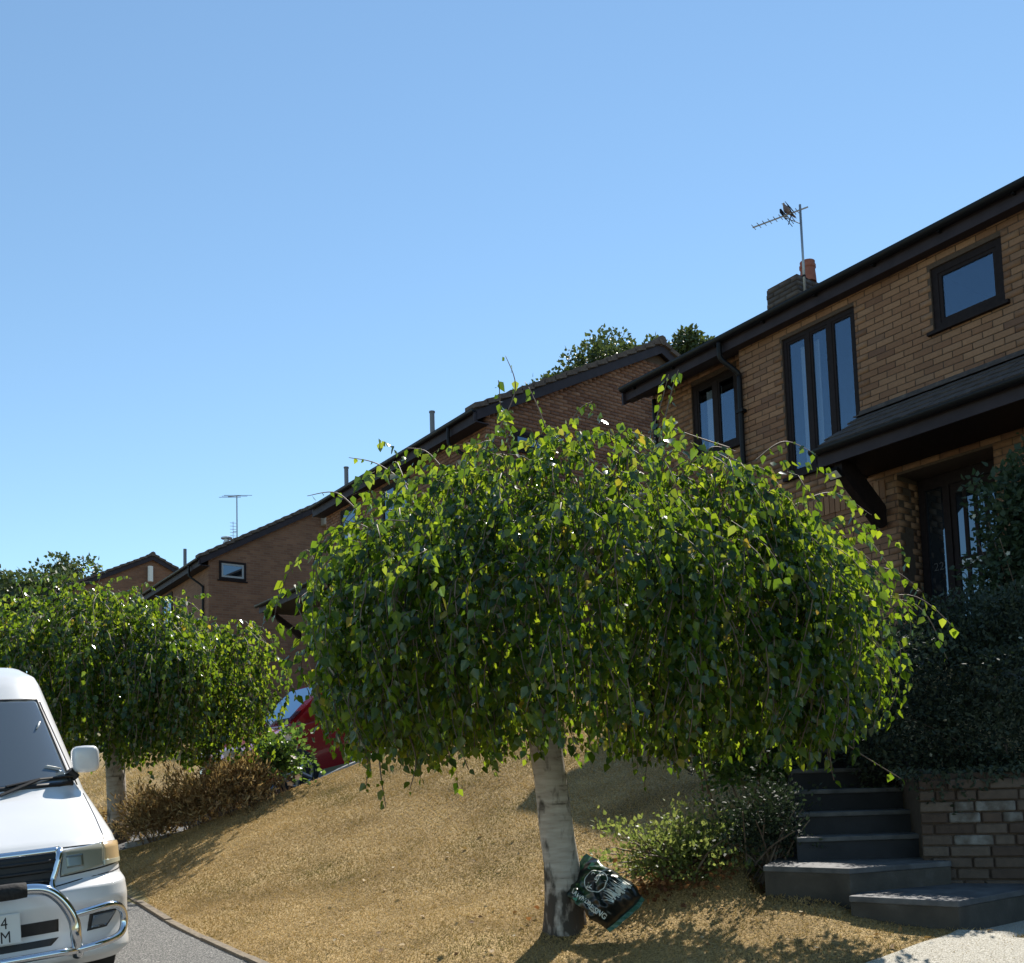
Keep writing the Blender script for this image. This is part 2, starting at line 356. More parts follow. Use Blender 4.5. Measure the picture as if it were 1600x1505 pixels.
def window(parent, face, org, ud, nd, u0, u1, z0, z1, lights=1, fr=.06, sash=.035, inset=.045, sill=True, room=True, curtains=(), gl=None, fm=None, top=.0):
    """a window in a wall plane: frame with mullions, panes, sill, dark room and curtains"""
    fm = fm or M_wood; gl = gl or M_glass
    W = lambda u, z, k: org+ud*u+UP*z+nd*k
    m = MB(); dp = .035
    def bar(a, b, c_, e, k0=-inset-dp, k1=-inset+.012):
        m.hexa([W(a, c_, k0), W(b, c_, k0), W(b, c_, k1), W(a, c_, k1), W(a, e, k0), W(b, e, k0), W(b, e, k1), W(a, e, k1)])
    bar(u0, u1, z0, z0+fr); bar(u0, u1, z1-fr, z1); bar(u0, u0+fr, z0+fr, z1-fr); bar(u1-fr, u1, z0+fr, z1-fr)
    w = (u1-u0-2*fr); xs = [u0+fr+w*i/lights for i in range(lights+1)]
    for x in xs[1:-1]: bar(x-fr*.5, x+fr*.5, z0+fr, z1-fr)
    wo = thing_part('window', parent, m, fm)
    for i in range(lights):
        a = xs[i]+(fr*.5 if i else 0); b = xs[i+1]-(fr*.5 if i < lights-1 else 0); e0, e1 = z0+fr, z1-fr
        s_ = MB()
        for (p, q, r_, t_) in ((a, b, e0, e0+sash), (a, b, e1-sash, e1), (a, a+sash, e0+sash, e1-sash), (b-sash, b, e0+sash, e1-sash)):
            k0, k1 = -inset-dp+.004, -inset+.004
            s_.hexa([W(p, r_, k0), W(q, r_, k0), W(q, r_, k1), W(p, r_, k1), W(p, t_, k0), W(q, t_, k0), W(q, t_, k1), W(p, t_, k1)])
        s_.build('sash', fm, wo)
        g = MB(); g.box(W((a+b)/2, (e0+e1)/2, -inset-.012), ud*((b-a)/2-sash*.6), UP*((e1-e0)/2-sash*.6), nd*.003); g.build('pane', gl, wo)
    if sill:
        g = MB(); a, b = u0-.05, u1+.05
        g.hexa([W(a, z0-.05, -.05), W(b, z0-.05, -.05), W(b, z0-.05, .05), W(a, z0-.05, .05), W(a, z0-.002, -.05), W(b, z0-.002, -.05), W(b, z0-.014, .05), W(a, z0-.014, .05)])
        g.build('sill', fm, wo)
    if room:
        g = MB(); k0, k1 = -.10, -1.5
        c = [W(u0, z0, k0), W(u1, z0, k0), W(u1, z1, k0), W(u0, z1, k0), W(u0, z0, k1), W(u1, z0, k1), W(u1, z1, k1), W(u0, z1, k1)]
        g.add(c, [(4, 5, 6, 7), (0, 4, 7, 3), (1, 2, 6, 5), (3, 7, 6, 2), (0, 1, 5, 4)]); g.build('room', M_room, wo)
    for (a, b, e0, e1) in curtains:
        v = []; f = []; N_ = 40
        for i in range(N_+1):
            u = a+(b-a)*i/N_; k = -.16+.018*math.sin(i*1.9)+.008*math.sin(i*.7)
            v += [W(u, e0, k), W(u, e1, k)]
        f = [(2*i, 2*i+2, 2*i+3, 2*i+1) for i in range(N_)]
        mk('curtain', v, f, M_curtain, wo, smooth=True)
    return wo
def thing_part(name, parent, m, mt): return m.build(name, mt, parent)
def wall_slab(m, org, ud, nd, u0, u1, z0, z1, opens, thick=.25, back=.008):
    us = sorted({u0, u1, *[q for o in opens for q in o[:2] if u0 < q < u1]}); zs = sorted({z0, z1, *[q for o in opens for q in o[2:] if z0 < q < z1]})
    for i in range(len(us)-1):
        for j in range(len(zs)-1):
            uc, zc = (us[i]+us[i+1])/2, (zs[j]+zs[j+1])/2
            if any(o[0] < uc < o[1] and o[2] < zc < o[3] for o in opens): continue
            m.box(org+ud*uc+UP*zc-nd*(back+thick/2), ud*(us[i+1]-us[i])/2, UP*(zs[j+1]-zs[j])/2, nd*thick/2)
def gutter(parent, s, z, t0, t1, name='gutter', r=.055):
    v = []; f = []; K = 8
    for t_ in (t0, t1):
        for k in range(K+1):
            an = math.pi+math.pi*k/K; v.append(P(s+r*math.cos(an), t_, z+r*math.sin(an)))
        for k in range(K+1):
            an = 2*math.pi-math.pi*k/K; v.append(P(s+(r-.006)*math.cos(an), t_, z+(r-.006)*math.sin(an)))
    m = 2*K+2; f = [(i, (i+1) % m, m+(i+1) % m, m+i) for i in range(m)]+[tuple(range(K+1)), tuple(range(m, m+K+1))]
    return mk(name, v, f, M_gutter, parent, smooth=True)
NO = -n                                         # outward from the house fronts
Z0 = np.zeros(3)
def downpipe(parent, pts, r=.034):
    m = MB(); m.tube(smooth_path(pts, 5), r, 10); return m.build('downpipe', M_gutter, parent, smooth=True)

def main_house():
    S = 9.83; SB = 10.13; TA, TB, T0 = 8.49, 10.45, 2.2; zf, ze = 2.75, 7.43
    h = thing('brick_house', 'near brown brick house with black porch canopy, behind the birch on the right', 'house', P(S, 6, zf))
    opA = [(4.97, 5.77, 6.42, 7.12), (6.73, 7.80, 5.36, 7.13), (5.21, 6.32, 2.75, 4.97)]
    opB = [(8.80, 9.66, 6.18, 7.26)]
    m = MB(); wall_slab(m, n*S, d, NO, T0, TA, zf-.6, ze, opA); wall_slab(m, n*SB, d, NO, TA+.008, TB, zf-.6, ze, opB)
    m.stz(S+.008, SB, TA-.25, TA-.008, zf-.6, ze)                    # return at the step in the wall
    m.stz(SB+.26, S+8.0, TB-.26, TB-.008, zf-.6, ze); m.stz(S+.26, S+8, T0, T0+.25, zf-.6, ze); m.stz(S+7.75, S+8, T0+.25, TB-.26, zf-.6, ze)
    w = m.build('wall', M_mortar, h)
    # bricks: the 300 that show largest are single objects, the rest one part
    A = lay(T0, TA, zf-.45, ze-.03, opA, seed=1)
    vis = []
    for k, (u, z, wd) in enumerate(A):
        p = P(S, u, z)-EYE; zc = p@fw; q = (PX+F*(p@rt)/zc, PY-F*(p@up)/zc)
        ok = 1150 < q[0] < 1600 and 250 < q[1] < 930 and wd > .2149 and not (z > 4.95 and z < 5.8 and u < 6.6) and not (q[0] < 1290 and q[1] > 700) and z < 7.25
        vis.append(1/zc if ok else 0)
    idx = set(np.argsort(vis)[::-1][:300].tolist())
    rest = [a for k, a in enumerate(A) if k not in idx]
    brick_mesh('brickwork', rest, n*S, d, NO, M_brick, h)
    bm_ = MB(); bm_.box((0, 0, 0), (.1075, 0, 0), (0, .0065, 0), (0, 0, .0325))
    proto = None; bz = math.atan2(d[1], d[0]); rl = np.array(h.location)
    for k in sorted(idx):
        u, z, wd = A[k]
        if proto is None: o = bm_.build('brick', M_brick_o, None, local=True); proto = o; bevel(o, .003, 1)
        else: o = proto.copy(); col.objects.link(o)
        o.parent = h; o.location = Vector(P(S+.0065+random.uniform(-.0015, .0025), u, z)-rl); o.rotation_euler = (0, 0, bz)
    B = lay(TA, TB, zf-.45, ze-.03, opB, seed=2); brick_mesh('brickwork', B, n*SB, d, NO, M_brick, h)
    # returns: the step in the wall, the reveals of the door recess, the far gable
    brick_mesh('brickwork', lay(S, SB, zf-.45, ze-.03), d*TA, n, d, M_brick, h)
    rec = lay(S, S+.42, zf, 4.97)
    m = MB(); m.stz(S+.012, S+.45, 6.328, 6.5, zf, 4.97); m.stz(S+.012, S+.45, 5.0, 5.202, zf, 4.97); m.stz(S+.012, S+.46, 5.0, 6.5, 4.978, 5.1); m.build('reveal', M_mortar, h)
    brick_mesh('brickwork', rec, d*6.32, n, -d, M_brick, h, proud=.008); brick_mesh('brickwork', rec, d*5.21, n, d, M_brick, h, proud=.008)
    brick_mesh('brickwork', lay(SB, S+8, 4.5, ze-.03), d*TB, n, d, M_brick, h)
    # upper windows
    window(h, None, n*S, d, NO, 4.97, 5.77, 6.42, 7.12, 1, fr=.075, sash=.04)
    window(h, None, n*S, d, NO, 6.73, 7.80, 5.36, 7.13, 3, fr=.055, sash=.03, curtains=((7.35, 7.62, 5.3, 7.0),))
    window(h, None, n*SB, d, NO, 8.80, 9.66, 6.18, 7.26, 2, fr=.075, sash=.03, curtains=((9.22, 9.5, 6.2, 7.15),))
    # soldier course under the tall window's sill, over the ground-floor window
    it = [(6.50+.075*i, 4.86) for i in range(18)]
    for (u, z) in it:
        b = MB(); b.box(P(S-.004, u, z-.0), d*.0325, n*.012, UP*.1075); b.build('soldier_brick', M_brick_o, h)
    # door in its recess
    SD = S+.40
    m = MB()
    for (a, b, c, e) in ((5.21, 5.29, zf, 4.97), (6.24, 6.32, zf, 4.97), (5.29, 6.24, 4.83, 4.97), (5.95, 6.03, zf, 4.83)): m.stz(SD, SD+.07, a, b, c, e)
    do = m.build('door', M_wood, h); do['label'] = 'dark glazed front door in the deep porch recess'
    m = MB(); rails = [(2.75, 2.97), (3.86, 4.0), (4.72, 4.83)]
    for (c, e) in rails: m.stz(SD+.02, SD+.06, 5.29, 5.95, c, e)
    bars = [5.29, 5.41, 5.53, 5.65, 5.77, 5.89]
    for i, a in enumerate(bars):
        w_ = .06 if i in (0, 5) else .04; m.stz(SD+.022, SD+.058, a, a+w_, 2.97, 3.86); m.stz(SD+.022, SD+.058, a, a+w_, 4.0, 4.72)
    lf = m.build('door_leaf', M_wood, do)
    for i in range(5):
        for (c, e) in ((2.97, 3.86), (4.0, 4.72)):
            a = bars[i]+(.06 if i == 0 else .04); b = bars[i+1]; g = MB(); g.stz(SD+.036, SD+.042, a, b, c, e); g.build('pane', M_glass_o, do)
    g = MB(); g.stz(SD+.03, SD+.04, 6.03, 6.24, 3.6, 4.83); g.build('side_pane', M_glass_o, do)
    g = MB(); g.stz(SD+.025, SD+.05, 6.03, 6.24, 2.75, 3.6); g.build('side_panel', M_wood, do)
    g = MB(); g.stz(SD+.004, SD+.02, 5.62, 5.86, 3.895, 3.965); lp = bevel(g.build('letter_plate', M_steel, do), .006)
    g = MB(); g.stz(SD-.003, SD+.004, 5.66, 5.82, 3.915, 3.945); g.build('letter_flap', flat('dull_metal', (.12, .11, .1), .4, .8), do)
    g = MB(); g.stz(SD-.02, SD+.02, 5.31, 5.34, 3.75, 3.87); g.build('door_handle', M_steel, do)
    txt('house_number', '22', do, flat('dark_number', (.05, .05, .055), .6), P(SD+.019, 6.2, 3.90), -d, UP, .13)  # number in one even dark grey
    # eaves: soffit, fascia, gutter, roof, barge boards
    pit = R(28); sr = 9.68; TL = 10.55; TR = T0-.3; zr = 7.40; ridge = S+4.0; rz = zr+(ridge-sr)*math.tan(pit)
    m = MB(); m.stz(sr+.012, S+.0, TR, TL, 7.262, 7.28); m.stz(S, SB, TA+.01, TL, 7.40, 7.42); so_ = m.build('soffit', M_fascia, h)
    m = MB(); m.stz(sr-.012, sr+.012, TR, TL, 7.25, 7.40); m.build('fascia', M_fascia, h)
    gutter(h, sr-.075, 7.43, TR, TL, r=.062)
    for t_ in np.arange(TR+.4, TL, .8):
        m = MB(); m.stz(sr-.07, sr-.012, t_, t_+.025, 7.355, 7.42); m.build('gutter_bracket', M_gutter, h)
    q = [(sr-.06, zr), (ridge, rz), (ridge*2-sr+.06, zr)]
    m = MB()
    for a, b in ((q[0], q[1]), (q[1], q[2])):
        m.hexa([P(a[0], TR, a[1]), P(b[0], TR, b[1]), P(b[0], TL, b[1]), P(a[0], TL, a[1]), P(a[0], TR, a[1]+.05), P(b[0], TR, b[1]+.05), P(b[0], TL, b[1]+.05), P(a[0], TL, a[1]+.05)])
    rf = m.build('roof', M_tile, h)
    for T_ in (TL-.02, TR-.02):
        m = MB(); m.prism([P(q[0][0], T_, zr-.22), P(ridge, T_, rz-.2), P(ridge, T_, rz-.02), P(q[0][0], T_, zr-.02)], d*.03); m.build('barge_board', M_fascia, h)
    m = MB(); m.prism([P(SB+.02, TB-.25, ze), P(ridge, TB-.25, ze+(ridge-SB)*math.tan(pit)), P(ridge*2-SB, TB-.25, ze)], d*.23)
    m.prism([P(S+.02, T0+.02, ze), P(ridge, T0+.02, ze+(ridge-S)*math.tan(pit)), P(ridge*2-S, T0+.02, ze)], d*.23); m.build('gable_wall', M_mortar, h)
    # downpipe with its swan neck at the step in the wall
    downpipe(h, [P(sr-.075, 8.62, 7.37), P(sr-.075, 8.62, 7.24), P(sr-.05, 8.61, 7.14), P(S-.10, 8.50, 6.99), P(S-.05, 8.46, 6.90), P(S-.05, 8.46, 6.7), P(S-.05, 8.46, 4.8), P(S-.05, 8.46, 2.6)])
    for z_ in (6.4, 5.0): m = MB(); m.stz(S-.09, S-.004, 8.40, 8.52, z_, z_+.04); m.build('pipe_clip', M_gutter, h)
    downpipe(h, [P(SB-.05, 10.36, 7.3), P(SB-.05, 10.36, 6.5), P(SB-.05, 10.36, 4.5), P(SB-.05, 10.36, 2.9)])
    # chimney
    ch = MB(); ch.stz(11.95, 12.75, 9.12, 9.70, 8.2, 9.2); ch.stz(11.96, 12.74, 9.13, 9.69, 9.2, 9.225)
    ch = ch.build('chimney', M_mortar, rf)
    brick_mesh('brickwork', lay(9.12, 9.70, 8.45, 9.2), n*11.938, d, NO, M_brickd, rf, proud=.014)
    brick_mesh('brickwork', lay(11.95, 12.75, 8.45, 9.2), d*9.108, n, -d, M_brickd, rf, proud=.014)
    m = MB(); c0 = P(12.35, 9.22, 0); m.tube([c0+UP*9.23, c0+UP*9.33, c0+UP*9.44, c0+UP*9.46, c0+UP*9.50, c0+UP*9.51, c0+UP*9.56], [.125, .12, .11, .125, .125, .11, .115], 18)
    m.build('chimney_pot', M_terra, rf, smooth=False)
    # porch canopy
    s1, tl, tr = 9.0, 6.74, T0-.25; zt, zb_ = 5.78, 5.24
    pr_ = MB(); pr_.hexa([P(S-.01, tr, zt-.06), P(s1-.05, tr, zb_-.06), P(s1-.05, tl, zb_-.06), P(S-.01, tl, zt-.06), P(S-.01, tr, zt-.02), P(s1-.05, tr, zb_-.02), P(s1-.05, tl, zb_-.02), P(S-.01, tl, zt-.02)])
    po = pr_.build('porch_roof', M_wood, h)
    nt_, rows = 27, 4; L_ = math.hypot(S-s1+.05, zt-zb_); sdv = (P(s1-.05, 0, zb_)-P(S, 0, zt)); sdv /= np.linalg.norm(sdv); nrm = np.cross(d, sdv); nrm *= np.sign(nrm[2])
    tm = None
    for j in range(rows):
        for i in range(nt_):
            t_ = tl-.16*i-.08-(.08 if j % 2 else 0)
            if t_ < tr: continue
            c = P(S, t_, zt)+sdv*(L_*(j+.5)/rows)+nrm*(.005+random.uniform(0, .006))
            if tm is None:
                b = MB(); b.box((0, 0, 0), (.077, 0, 0), (0, .155, 0), (0, 0, .009)); tm = b.build('tile', M_tile, None, local=True); o = tm
            else: o = tm.copy(); col.objects.link(o)
            o.parent = po; o.location = Vector(c-rl)
            ax, ay, az = d, sdv, np.cross(d, sdv)
            tl_ = R(3); ay2 = sdv*math.cos(tl_)+nrm*math.sin(tl_)*(1); az2 = np.cross(d, ay2)
            o.rotation_euler = Matrix(((d[0], ay2[0], az2[0]), (d[1], ay2[1], az2[1]), (d[2], ay2[2], az2[2]))).to_euler()
    m = MB(); m.stz(s1-.012, s1+.012, tr, tl-.02, 5.03, 5.22); m.build('porch_fascia', M_fascia, po)
    gutter(po, s1-.075, 5.21, tr, tl+.02, 'porch_gutter', .058)
    m = MB(); m.stz(s1+.012, S, tr, tl-.05, 5.06, 5.08); m.build('porch_soffit', M_wood, po)
    m = MB(); m.prism([P(S, tl-.03, zt-.07), P(s1+.0, tl-.03, zb_-.06), P(s1, tl-.03, 5.04), P(S, tl-.03, 5.04)], -d*.025); m.build('porch_cheek', M_fascia, po)
    m = MB(); m.prism([P(S-.0, 0, zt-.02), P(S-.14, 0, zt-.085+.03), P(S-.14, 0, zt-.065+.03), P(S-.012, 0, zt+.06), P(S-.0, 0, zt+.06)], d*(tl-tr)); v_ = m.v
    m = MB(); m.prism([P(S-.003, tr, zt-.0), P(S-.13, tr, zt-.07+.035), P(S-.13, tr, zt-.06+.04), P(S-.02, tr, zt+.02), P(S-.003, tr, zt+.07)], d*(tl-tr)); m.build('flashing', M_tile, po)
    # knee brace
    m = MB(); m.prism([P(S-.004, 6.47, 4.44), P(S-.09, 6.47, 4.40), P(s1+.06, 6.47, 4.92), P(s1+.06, 6.47, 5.06), P(s1+.30, 6.47, 5.06), P(S-.004, 6.47, 4.66)], d*.1); m.build('brace', M_wood, po)
    # floodlight on the brace
    fl = MB(); c = P(s1+.04, 6.56, 4.93); a1 = d*.0; fx = d; fn = -n*.55-UP*.84; fn /= np.linalg.norm(fn); fy = np.cross(fx, fn)
    fl.box(c, fx*.085, fy*.065, fn*.02); fo = fl.build('floodlight', M_gutter, po)
    g = MB(); g.box(c+fn*.022, fx*.07, fy*.05, fn*.003); g.build('lens', flat('lamp_lens', (.6, .6, .55), .3), po)
    return h
def txt(name, body, parent, mt, loc, xd, yd, size, extrude=.001, fn=None, align='LEFT', fine=False, bold=0.):
    cu = bpy.data.curves.new(name, 'FONT'); cu.body = body; cu.size = size; cu.extrude = extrude; cu.align_x = align; cu.resolution_u = 3; cu.offset = bold
    o = bpy.data.objects.new(name, cu); col.objects.link(o); bpy.context.view_layer.update()
    me = bpy.data.meshes.new_from_object(o.evaluated_get(bpy.context.evaluated_depsgraph_get())); bpy.data.objects.remove(o)
    if fn is not None and fine:
        bm = bmesh.new(); bm.from_mesh(me)
        for _ in range(2): bmesh.ops.triangulate(bm, faces=bm.faces[:]); bmesh.ops.subdivide_edges(bm, edges=[e for e in bm.edges if e.calc_length() > size*.2], cuts=1)
        bmesh.ops.triangulate(bm, faces=bm.faces[:]); bm.to_mesh(me); bm.free()
    co = np.empty(len(me.vertices)*3, np.float32); me.vertices.foreach_get('co', co); co = co.reshape(-1, 3)
    if fn is not None: w = fn(co)
    else:
        xd, yd = np.asarray(xd, float), np.asarray(yd, float); zd = np.cross(xd, yd)
        w = np.asarray(loc)[None]+co[:, :1]*xd+co[:, 1:2]*yd+co[:, 2:3]*zd
        w = w-rootloc(parent)
    me.vertices.foreach_set('co', np.asarray(w, np.float32).ravel()); me.update()
    me.materials.clear(); me.materials.append(mt)
    ob = bpy.data.objects.new(name, me); col.objects.link(ob); ob.parent = parent; return ob

def gable_house(label, S, T0, L, zf, ze, half, pit, real=False, group='terrace houses stepping away up the street'):
    """S,T0: wall planes of the front and of the gable towards the camera; ze = eaves"""
    h = thing('brick_house', label, 'house', P(S, T0+L/2, zf), group)
    sr = S-.30; ridge = sr+half; tp = math.tan(pit); rz = ze+half*tp; sb = 2*ridge-S; T1 = T0+L
    m = MB()
    pg = [P(S, T0, zf-1), P(sb, T0, zf-1), P(sb, T0, ze), P(ridge, T0, ze+(ridge-S)*tp), P(S, T0, ze)]
    m.prism(pg, d*L); m.build('wall', M_mortar if real else M_bw, h)
    if real:
        lim = lambda z: (S, sb) if z < ze else (S+max(0, (z-ze-.0)/tp), sb-max(0, (z-ze)/tp))
        brick_mesh('brickwork', lay(S, sb, 5.0, rz-.35, real, lim), d*(T0-.012), n, -d, M_brick2, h)
        brick_mesh('brickwork', lay(T0, T1, 5.0, ze-.05), n*(S-.012), d, NO, M_brick2, h)
    TR, TL = T0-.15, T1+.15; q = [(sr-.06, ze-.03), (ridge, rz), (2*ridge-sr+.06, ze-.03)]
    m = MB()
    for a, b in ((q[0], q[1]), (q[1], q[2])):
        m.hexa([P(a[0], TR+.02, a[1]), P(b[0], TR+.02, b[1]), P(b[0], TL, b[1]), P(a[0], TL, a[1]), P(a[0], TR+.02, a[1]+.07), P(b[0], TR+.02, b[1]+.07), P(b[0], TL, b[1]+.07), P(a[0], TL, a[1]+.07)])
    rf = m.build('roof', M_tile, h)
    # tiles along the verge
    N_ = max(8, int(math.hypot(half, half*tp)/.3)); rl = np.array(h.location)
    for sg in (0, 1):
        A, B = (q[0], q[1]) if sg == 0 else (q[2], q[1])
        for i in range(N_):
            c0, c1 = i/N_, (i+1.12)/N_
            g = MB(); za = A[1]+(B[1]-A[1])*c0; zb_ = A[1]+(B[1]-A[1])*c1; sa, sb2 = A[0]+(B[0]-A[0])*c0, A[0]+(B[0]-A[0])*min(c1, 1.0)
            zb_ = min(zb_, B[1]); r_ = random.uniform(0, .02); o0, o1 = .045+r_, .008
            g.hexa([P(sa, TR-.05, za+.04+o0-.05), P(sb2, TR-.05, zb_+.04+o1-.05), P(sb2, TR+.3, zb_+.04+o1-.05), P(sa, TR+.3, za+.04+o0-.05), P(sa, TR-.05, za+.085+o0), P(sb2, TR-.05, zb_+.085+o1), P(sb2, TR+.3, zb_+.085+o1), P(sa, TR+.3, za+.085+o0)])
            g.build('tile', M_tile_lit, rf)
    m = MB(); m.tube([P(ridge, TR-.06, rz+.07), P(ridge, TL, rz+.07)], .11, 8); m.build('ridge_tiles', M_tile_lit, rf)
    for A in (q[0], q[2]): m = MB(); m.prism([P(A[0], TR, A[1]-.2), P(ridge, TR, rz-.2), P(ridge, TR, rz-.01), P(A[0], TR, A[1]-.01)], d*.03); m.build('barge_board', M_fascia, h)
    m = MB(); m.stz(sr-.01, sr+.015, TR, TL, ze-.24, ze-.04); m.build('fascia', M_fascia, h)
    m = MB(); m.stz(sr+.015, S, TR+.03, TL, ze-.23, ze-.21); m.build('soffit', M_fascia, h)
    gutter(h, sr-.07, ze-.02, TR-.02, TL)
    downpipe(h, [P(sr-.07, T0+.75, ze-.07), P(sr-.07, T0+.75, ze-.35), P(sr-.03, T0+.72, ze-.45), P(S-.06, T0+.45, ze-.75), P(S-.05, T0+.4, ze-.9), P(S-.05, T0+.4, ze-2), P(S-.05, T0+.4, zf-.2)])
    return h, rf, sr, ridge, rz

h1 = main_house()
# second house (gable behind the birch)
e = atY(740, 637, 18.0); s2, t2, z2 = st(e)
S2, T2 = s2+.36, t2+.15; ze2 = z2-.02
ap = st(atT(1030, 530, t2)); half2 = ap[0]-s2; pit2 = math.atan((ap[2]-.1-ze2)/half2)
L2 = st(atS(485, 783, s2))[1]-t2-.3
wg = [st(atT(x, y, T2)) for x, y in ((800, 672), (852, 712))]
ow = (min(wg[0][0], wg[1][0]), max(wg[0][0], wg[1][0]), 6.3, 7.05)
ow = (wg[0][0], wg[1][0], wg[1][2], wg[0][2])
h2, rf2, sr2, rg2, rz2 = gable_house('red-brown brick house whose gable rises behind the birch and the near house', S2, T2, L2, 4.0, ze2, half2, pit2, real=[ow])
window(h2, None, d*T2, n, -d, ow[0], ow[1], ow[2], ow[3], 1, fr=.07, inset=-.03, room=False, gl=M_glass_o)
for (a, b, y0, y1, li) in ((598, 642, 745, 810, 2), (534, 560, 790, 824, 1)):
    p, q = st(atS(a, y0, S2)), st(atS(b, y1, S2)); top = ze2-.32
    window(h2, None, n*S2, d, NO, min(p[1], q[1]), max(p[1], q[1]), top-1.15, top, li, fr=.07, inset=-.03, room=False, gl=M_glass_o, curtains=())
for (x, y0, y1) in ((675, 643, 672), (541, 730, 752)):
    ss = sr2+.9; p = atS(x, y0, ss); q = st(p); m = MB(); base = ze2+(ss-sr2)*math.tan(pit2)
    m.tube([P(ss, q[1], base-.05), P(ss, q[1], q[2]-.03), P(ss, q[1], q[2]-.03), P(ss, q[1], q[2])], [.055, .055, .068, .068], 10); m.build('vent_pipe', M_lead, rf2)
# its porch canopy
pe = st(atS(405, 945, S2-1.0)); tp_ = pe[1]
m = MB(); zt = pe[2]+.5; m.hexa([P(S2, tp_-3.6, zt-.05), P(S2-1.05, tp_-3.6, pe[2]-.05), P(S2-1.05, tp_, pe[2]-.05), P(S2, tp_, zt-.05), P(S2, tp_-3.6, zt), P(S2-1.05, tp_-3.6, pe[2]), P(S2-1.05, tp_, pe[2]), P(S2, tp_, zt)])
po2 = m.build('porch_roof', M_tile, h2)
m = MB(); m.stz(S2-1.02, S2-1.0, tp_-3.6, tp_-.03, pe[2]-.24, pe[2]-.05); m.build('porch_fascia', M_fascia, po2)
gutter(po2, S2-1.08, pe[2]-.04, tp_-3.6, tp_+.02, 'porch_gutter')
m = MB(); m.stz(S2-1.0, S2, tp_-3.6, tp_-.06, pe[2]-.22, pe[2]-.2); m.build('porch_soffit', M_wood, po2)
m = MB(); m.prism([P(S2, tp_-.35, pe[2]-.9), P(S2, tp_-.35, pe[2]-.7), P(S2-.75, tp_-.35, pe[2]-.2), P(S2-.95, tp_-.35, pe[2]-.2)], d*.1); m.build('brace', M_wood, po2)
# third house
e = atY(310, 870, 30); s3, t3, z3 = st(e); S3, T3 = s3+.36, t3+.15; vv = st(atT(480, 795, t3)); pit3 = math.atan((vv[2]-z3)/(vv[0]-s3))
L3 = st(atS(200, 928, s3))[1]-t3-.3
h3, rf3, sr3, rg3, rz3 = gable_house('brown brick house with white-framed gable window, beyond the neighbouring porch canopy', S3, T3, L3, 4.2, z3-.02, 4.9, pit3)
a, b = st(atT(342, 876, T3)), st(atT(384, 909, T3))
M_wf = flat('white_frame', (.28, .30, .33), .5)
w3 = window(h3, None, d*T3, n, -d, a[0], b[0], b[2], a[2], 1, fr=.07, sash=.06, inset=-.03, room=False, gl=M_glass_o, fm=M_wood)
for c in w3.children:
    if c.name.startswith('sash'): c.data.materials.clear(); c.data.materials.append(M_wf)
for (x0, x1, y0) in ((255, 270, 905), (225, 236, 927)):
    p, q = st(atS(x0, y0, S3)), st(atS(x1, y0, S3)); window(h3, None, n*S3, d, NO, q[1], p[1], z3-1.55, z3-.35, 1, fr=.08, inset=-.03, room=False, gl=M_glass_o)
m = MB(); ss = sr3+.8; q = st(atS(289, 858, ss)); m.tube([P(ss, q[1], z3+.2), P(ss, q[1], q[2])], .06, 8); m.build('vent_pipe', M_lead, rf3)
ss = sr3+1.6; q = st(atS(354, 838, ss)); m = MB(); m.tube([P(ss, q[1], z3+.5), P(ss, q[1], q[2]-.2), P(ss, q[1], q[2]-.19), P(ss, q[1], q[2]-.1), P(ss, q[1], q[2]-.09), P(ss, q[1], q[2]-.05), P(ss, q[1], q[2])], [.12, .12, .09, .09, .19, .19, .05], 12); m.build('flue_cowl', M_alum, rf3)
q = st(atT(507, 812, T3)); m = MB(); m.stz(q[0]-.14, q[0]+.14, T3-.3, T3-.0, q[2]-.25, q[2]+.3); bevel(m.build('alarm_box', flat('stone_box', (.3, .27, .24), .8), h3), .03)
# fourth house
e = atY(237, 868, 44); s4, t4, z4 = st(e); l4 = st(atT(90, 922, t4)); pit4 = math.atan((z4-l4[2])/(s4-l4[0])); half4 = (s4-l4[0])
h4, rf4, sr4, rg4, rz4 = gable_house('farthest brick house with only its low gable showing at the left', l4[0]+.36, t4+.15, 7.0, 4.0, l4[2]+.0, half4, pit4)
p = st(atT(231, 897, t4)); m = MB(); m.tube([P(p[0]+.1, t4-.05, p[2]-.35), P(p[0]+.1, t4-.05, p[2]+.35)], .12, 8); m.build('flue', M_white_pl, h4)

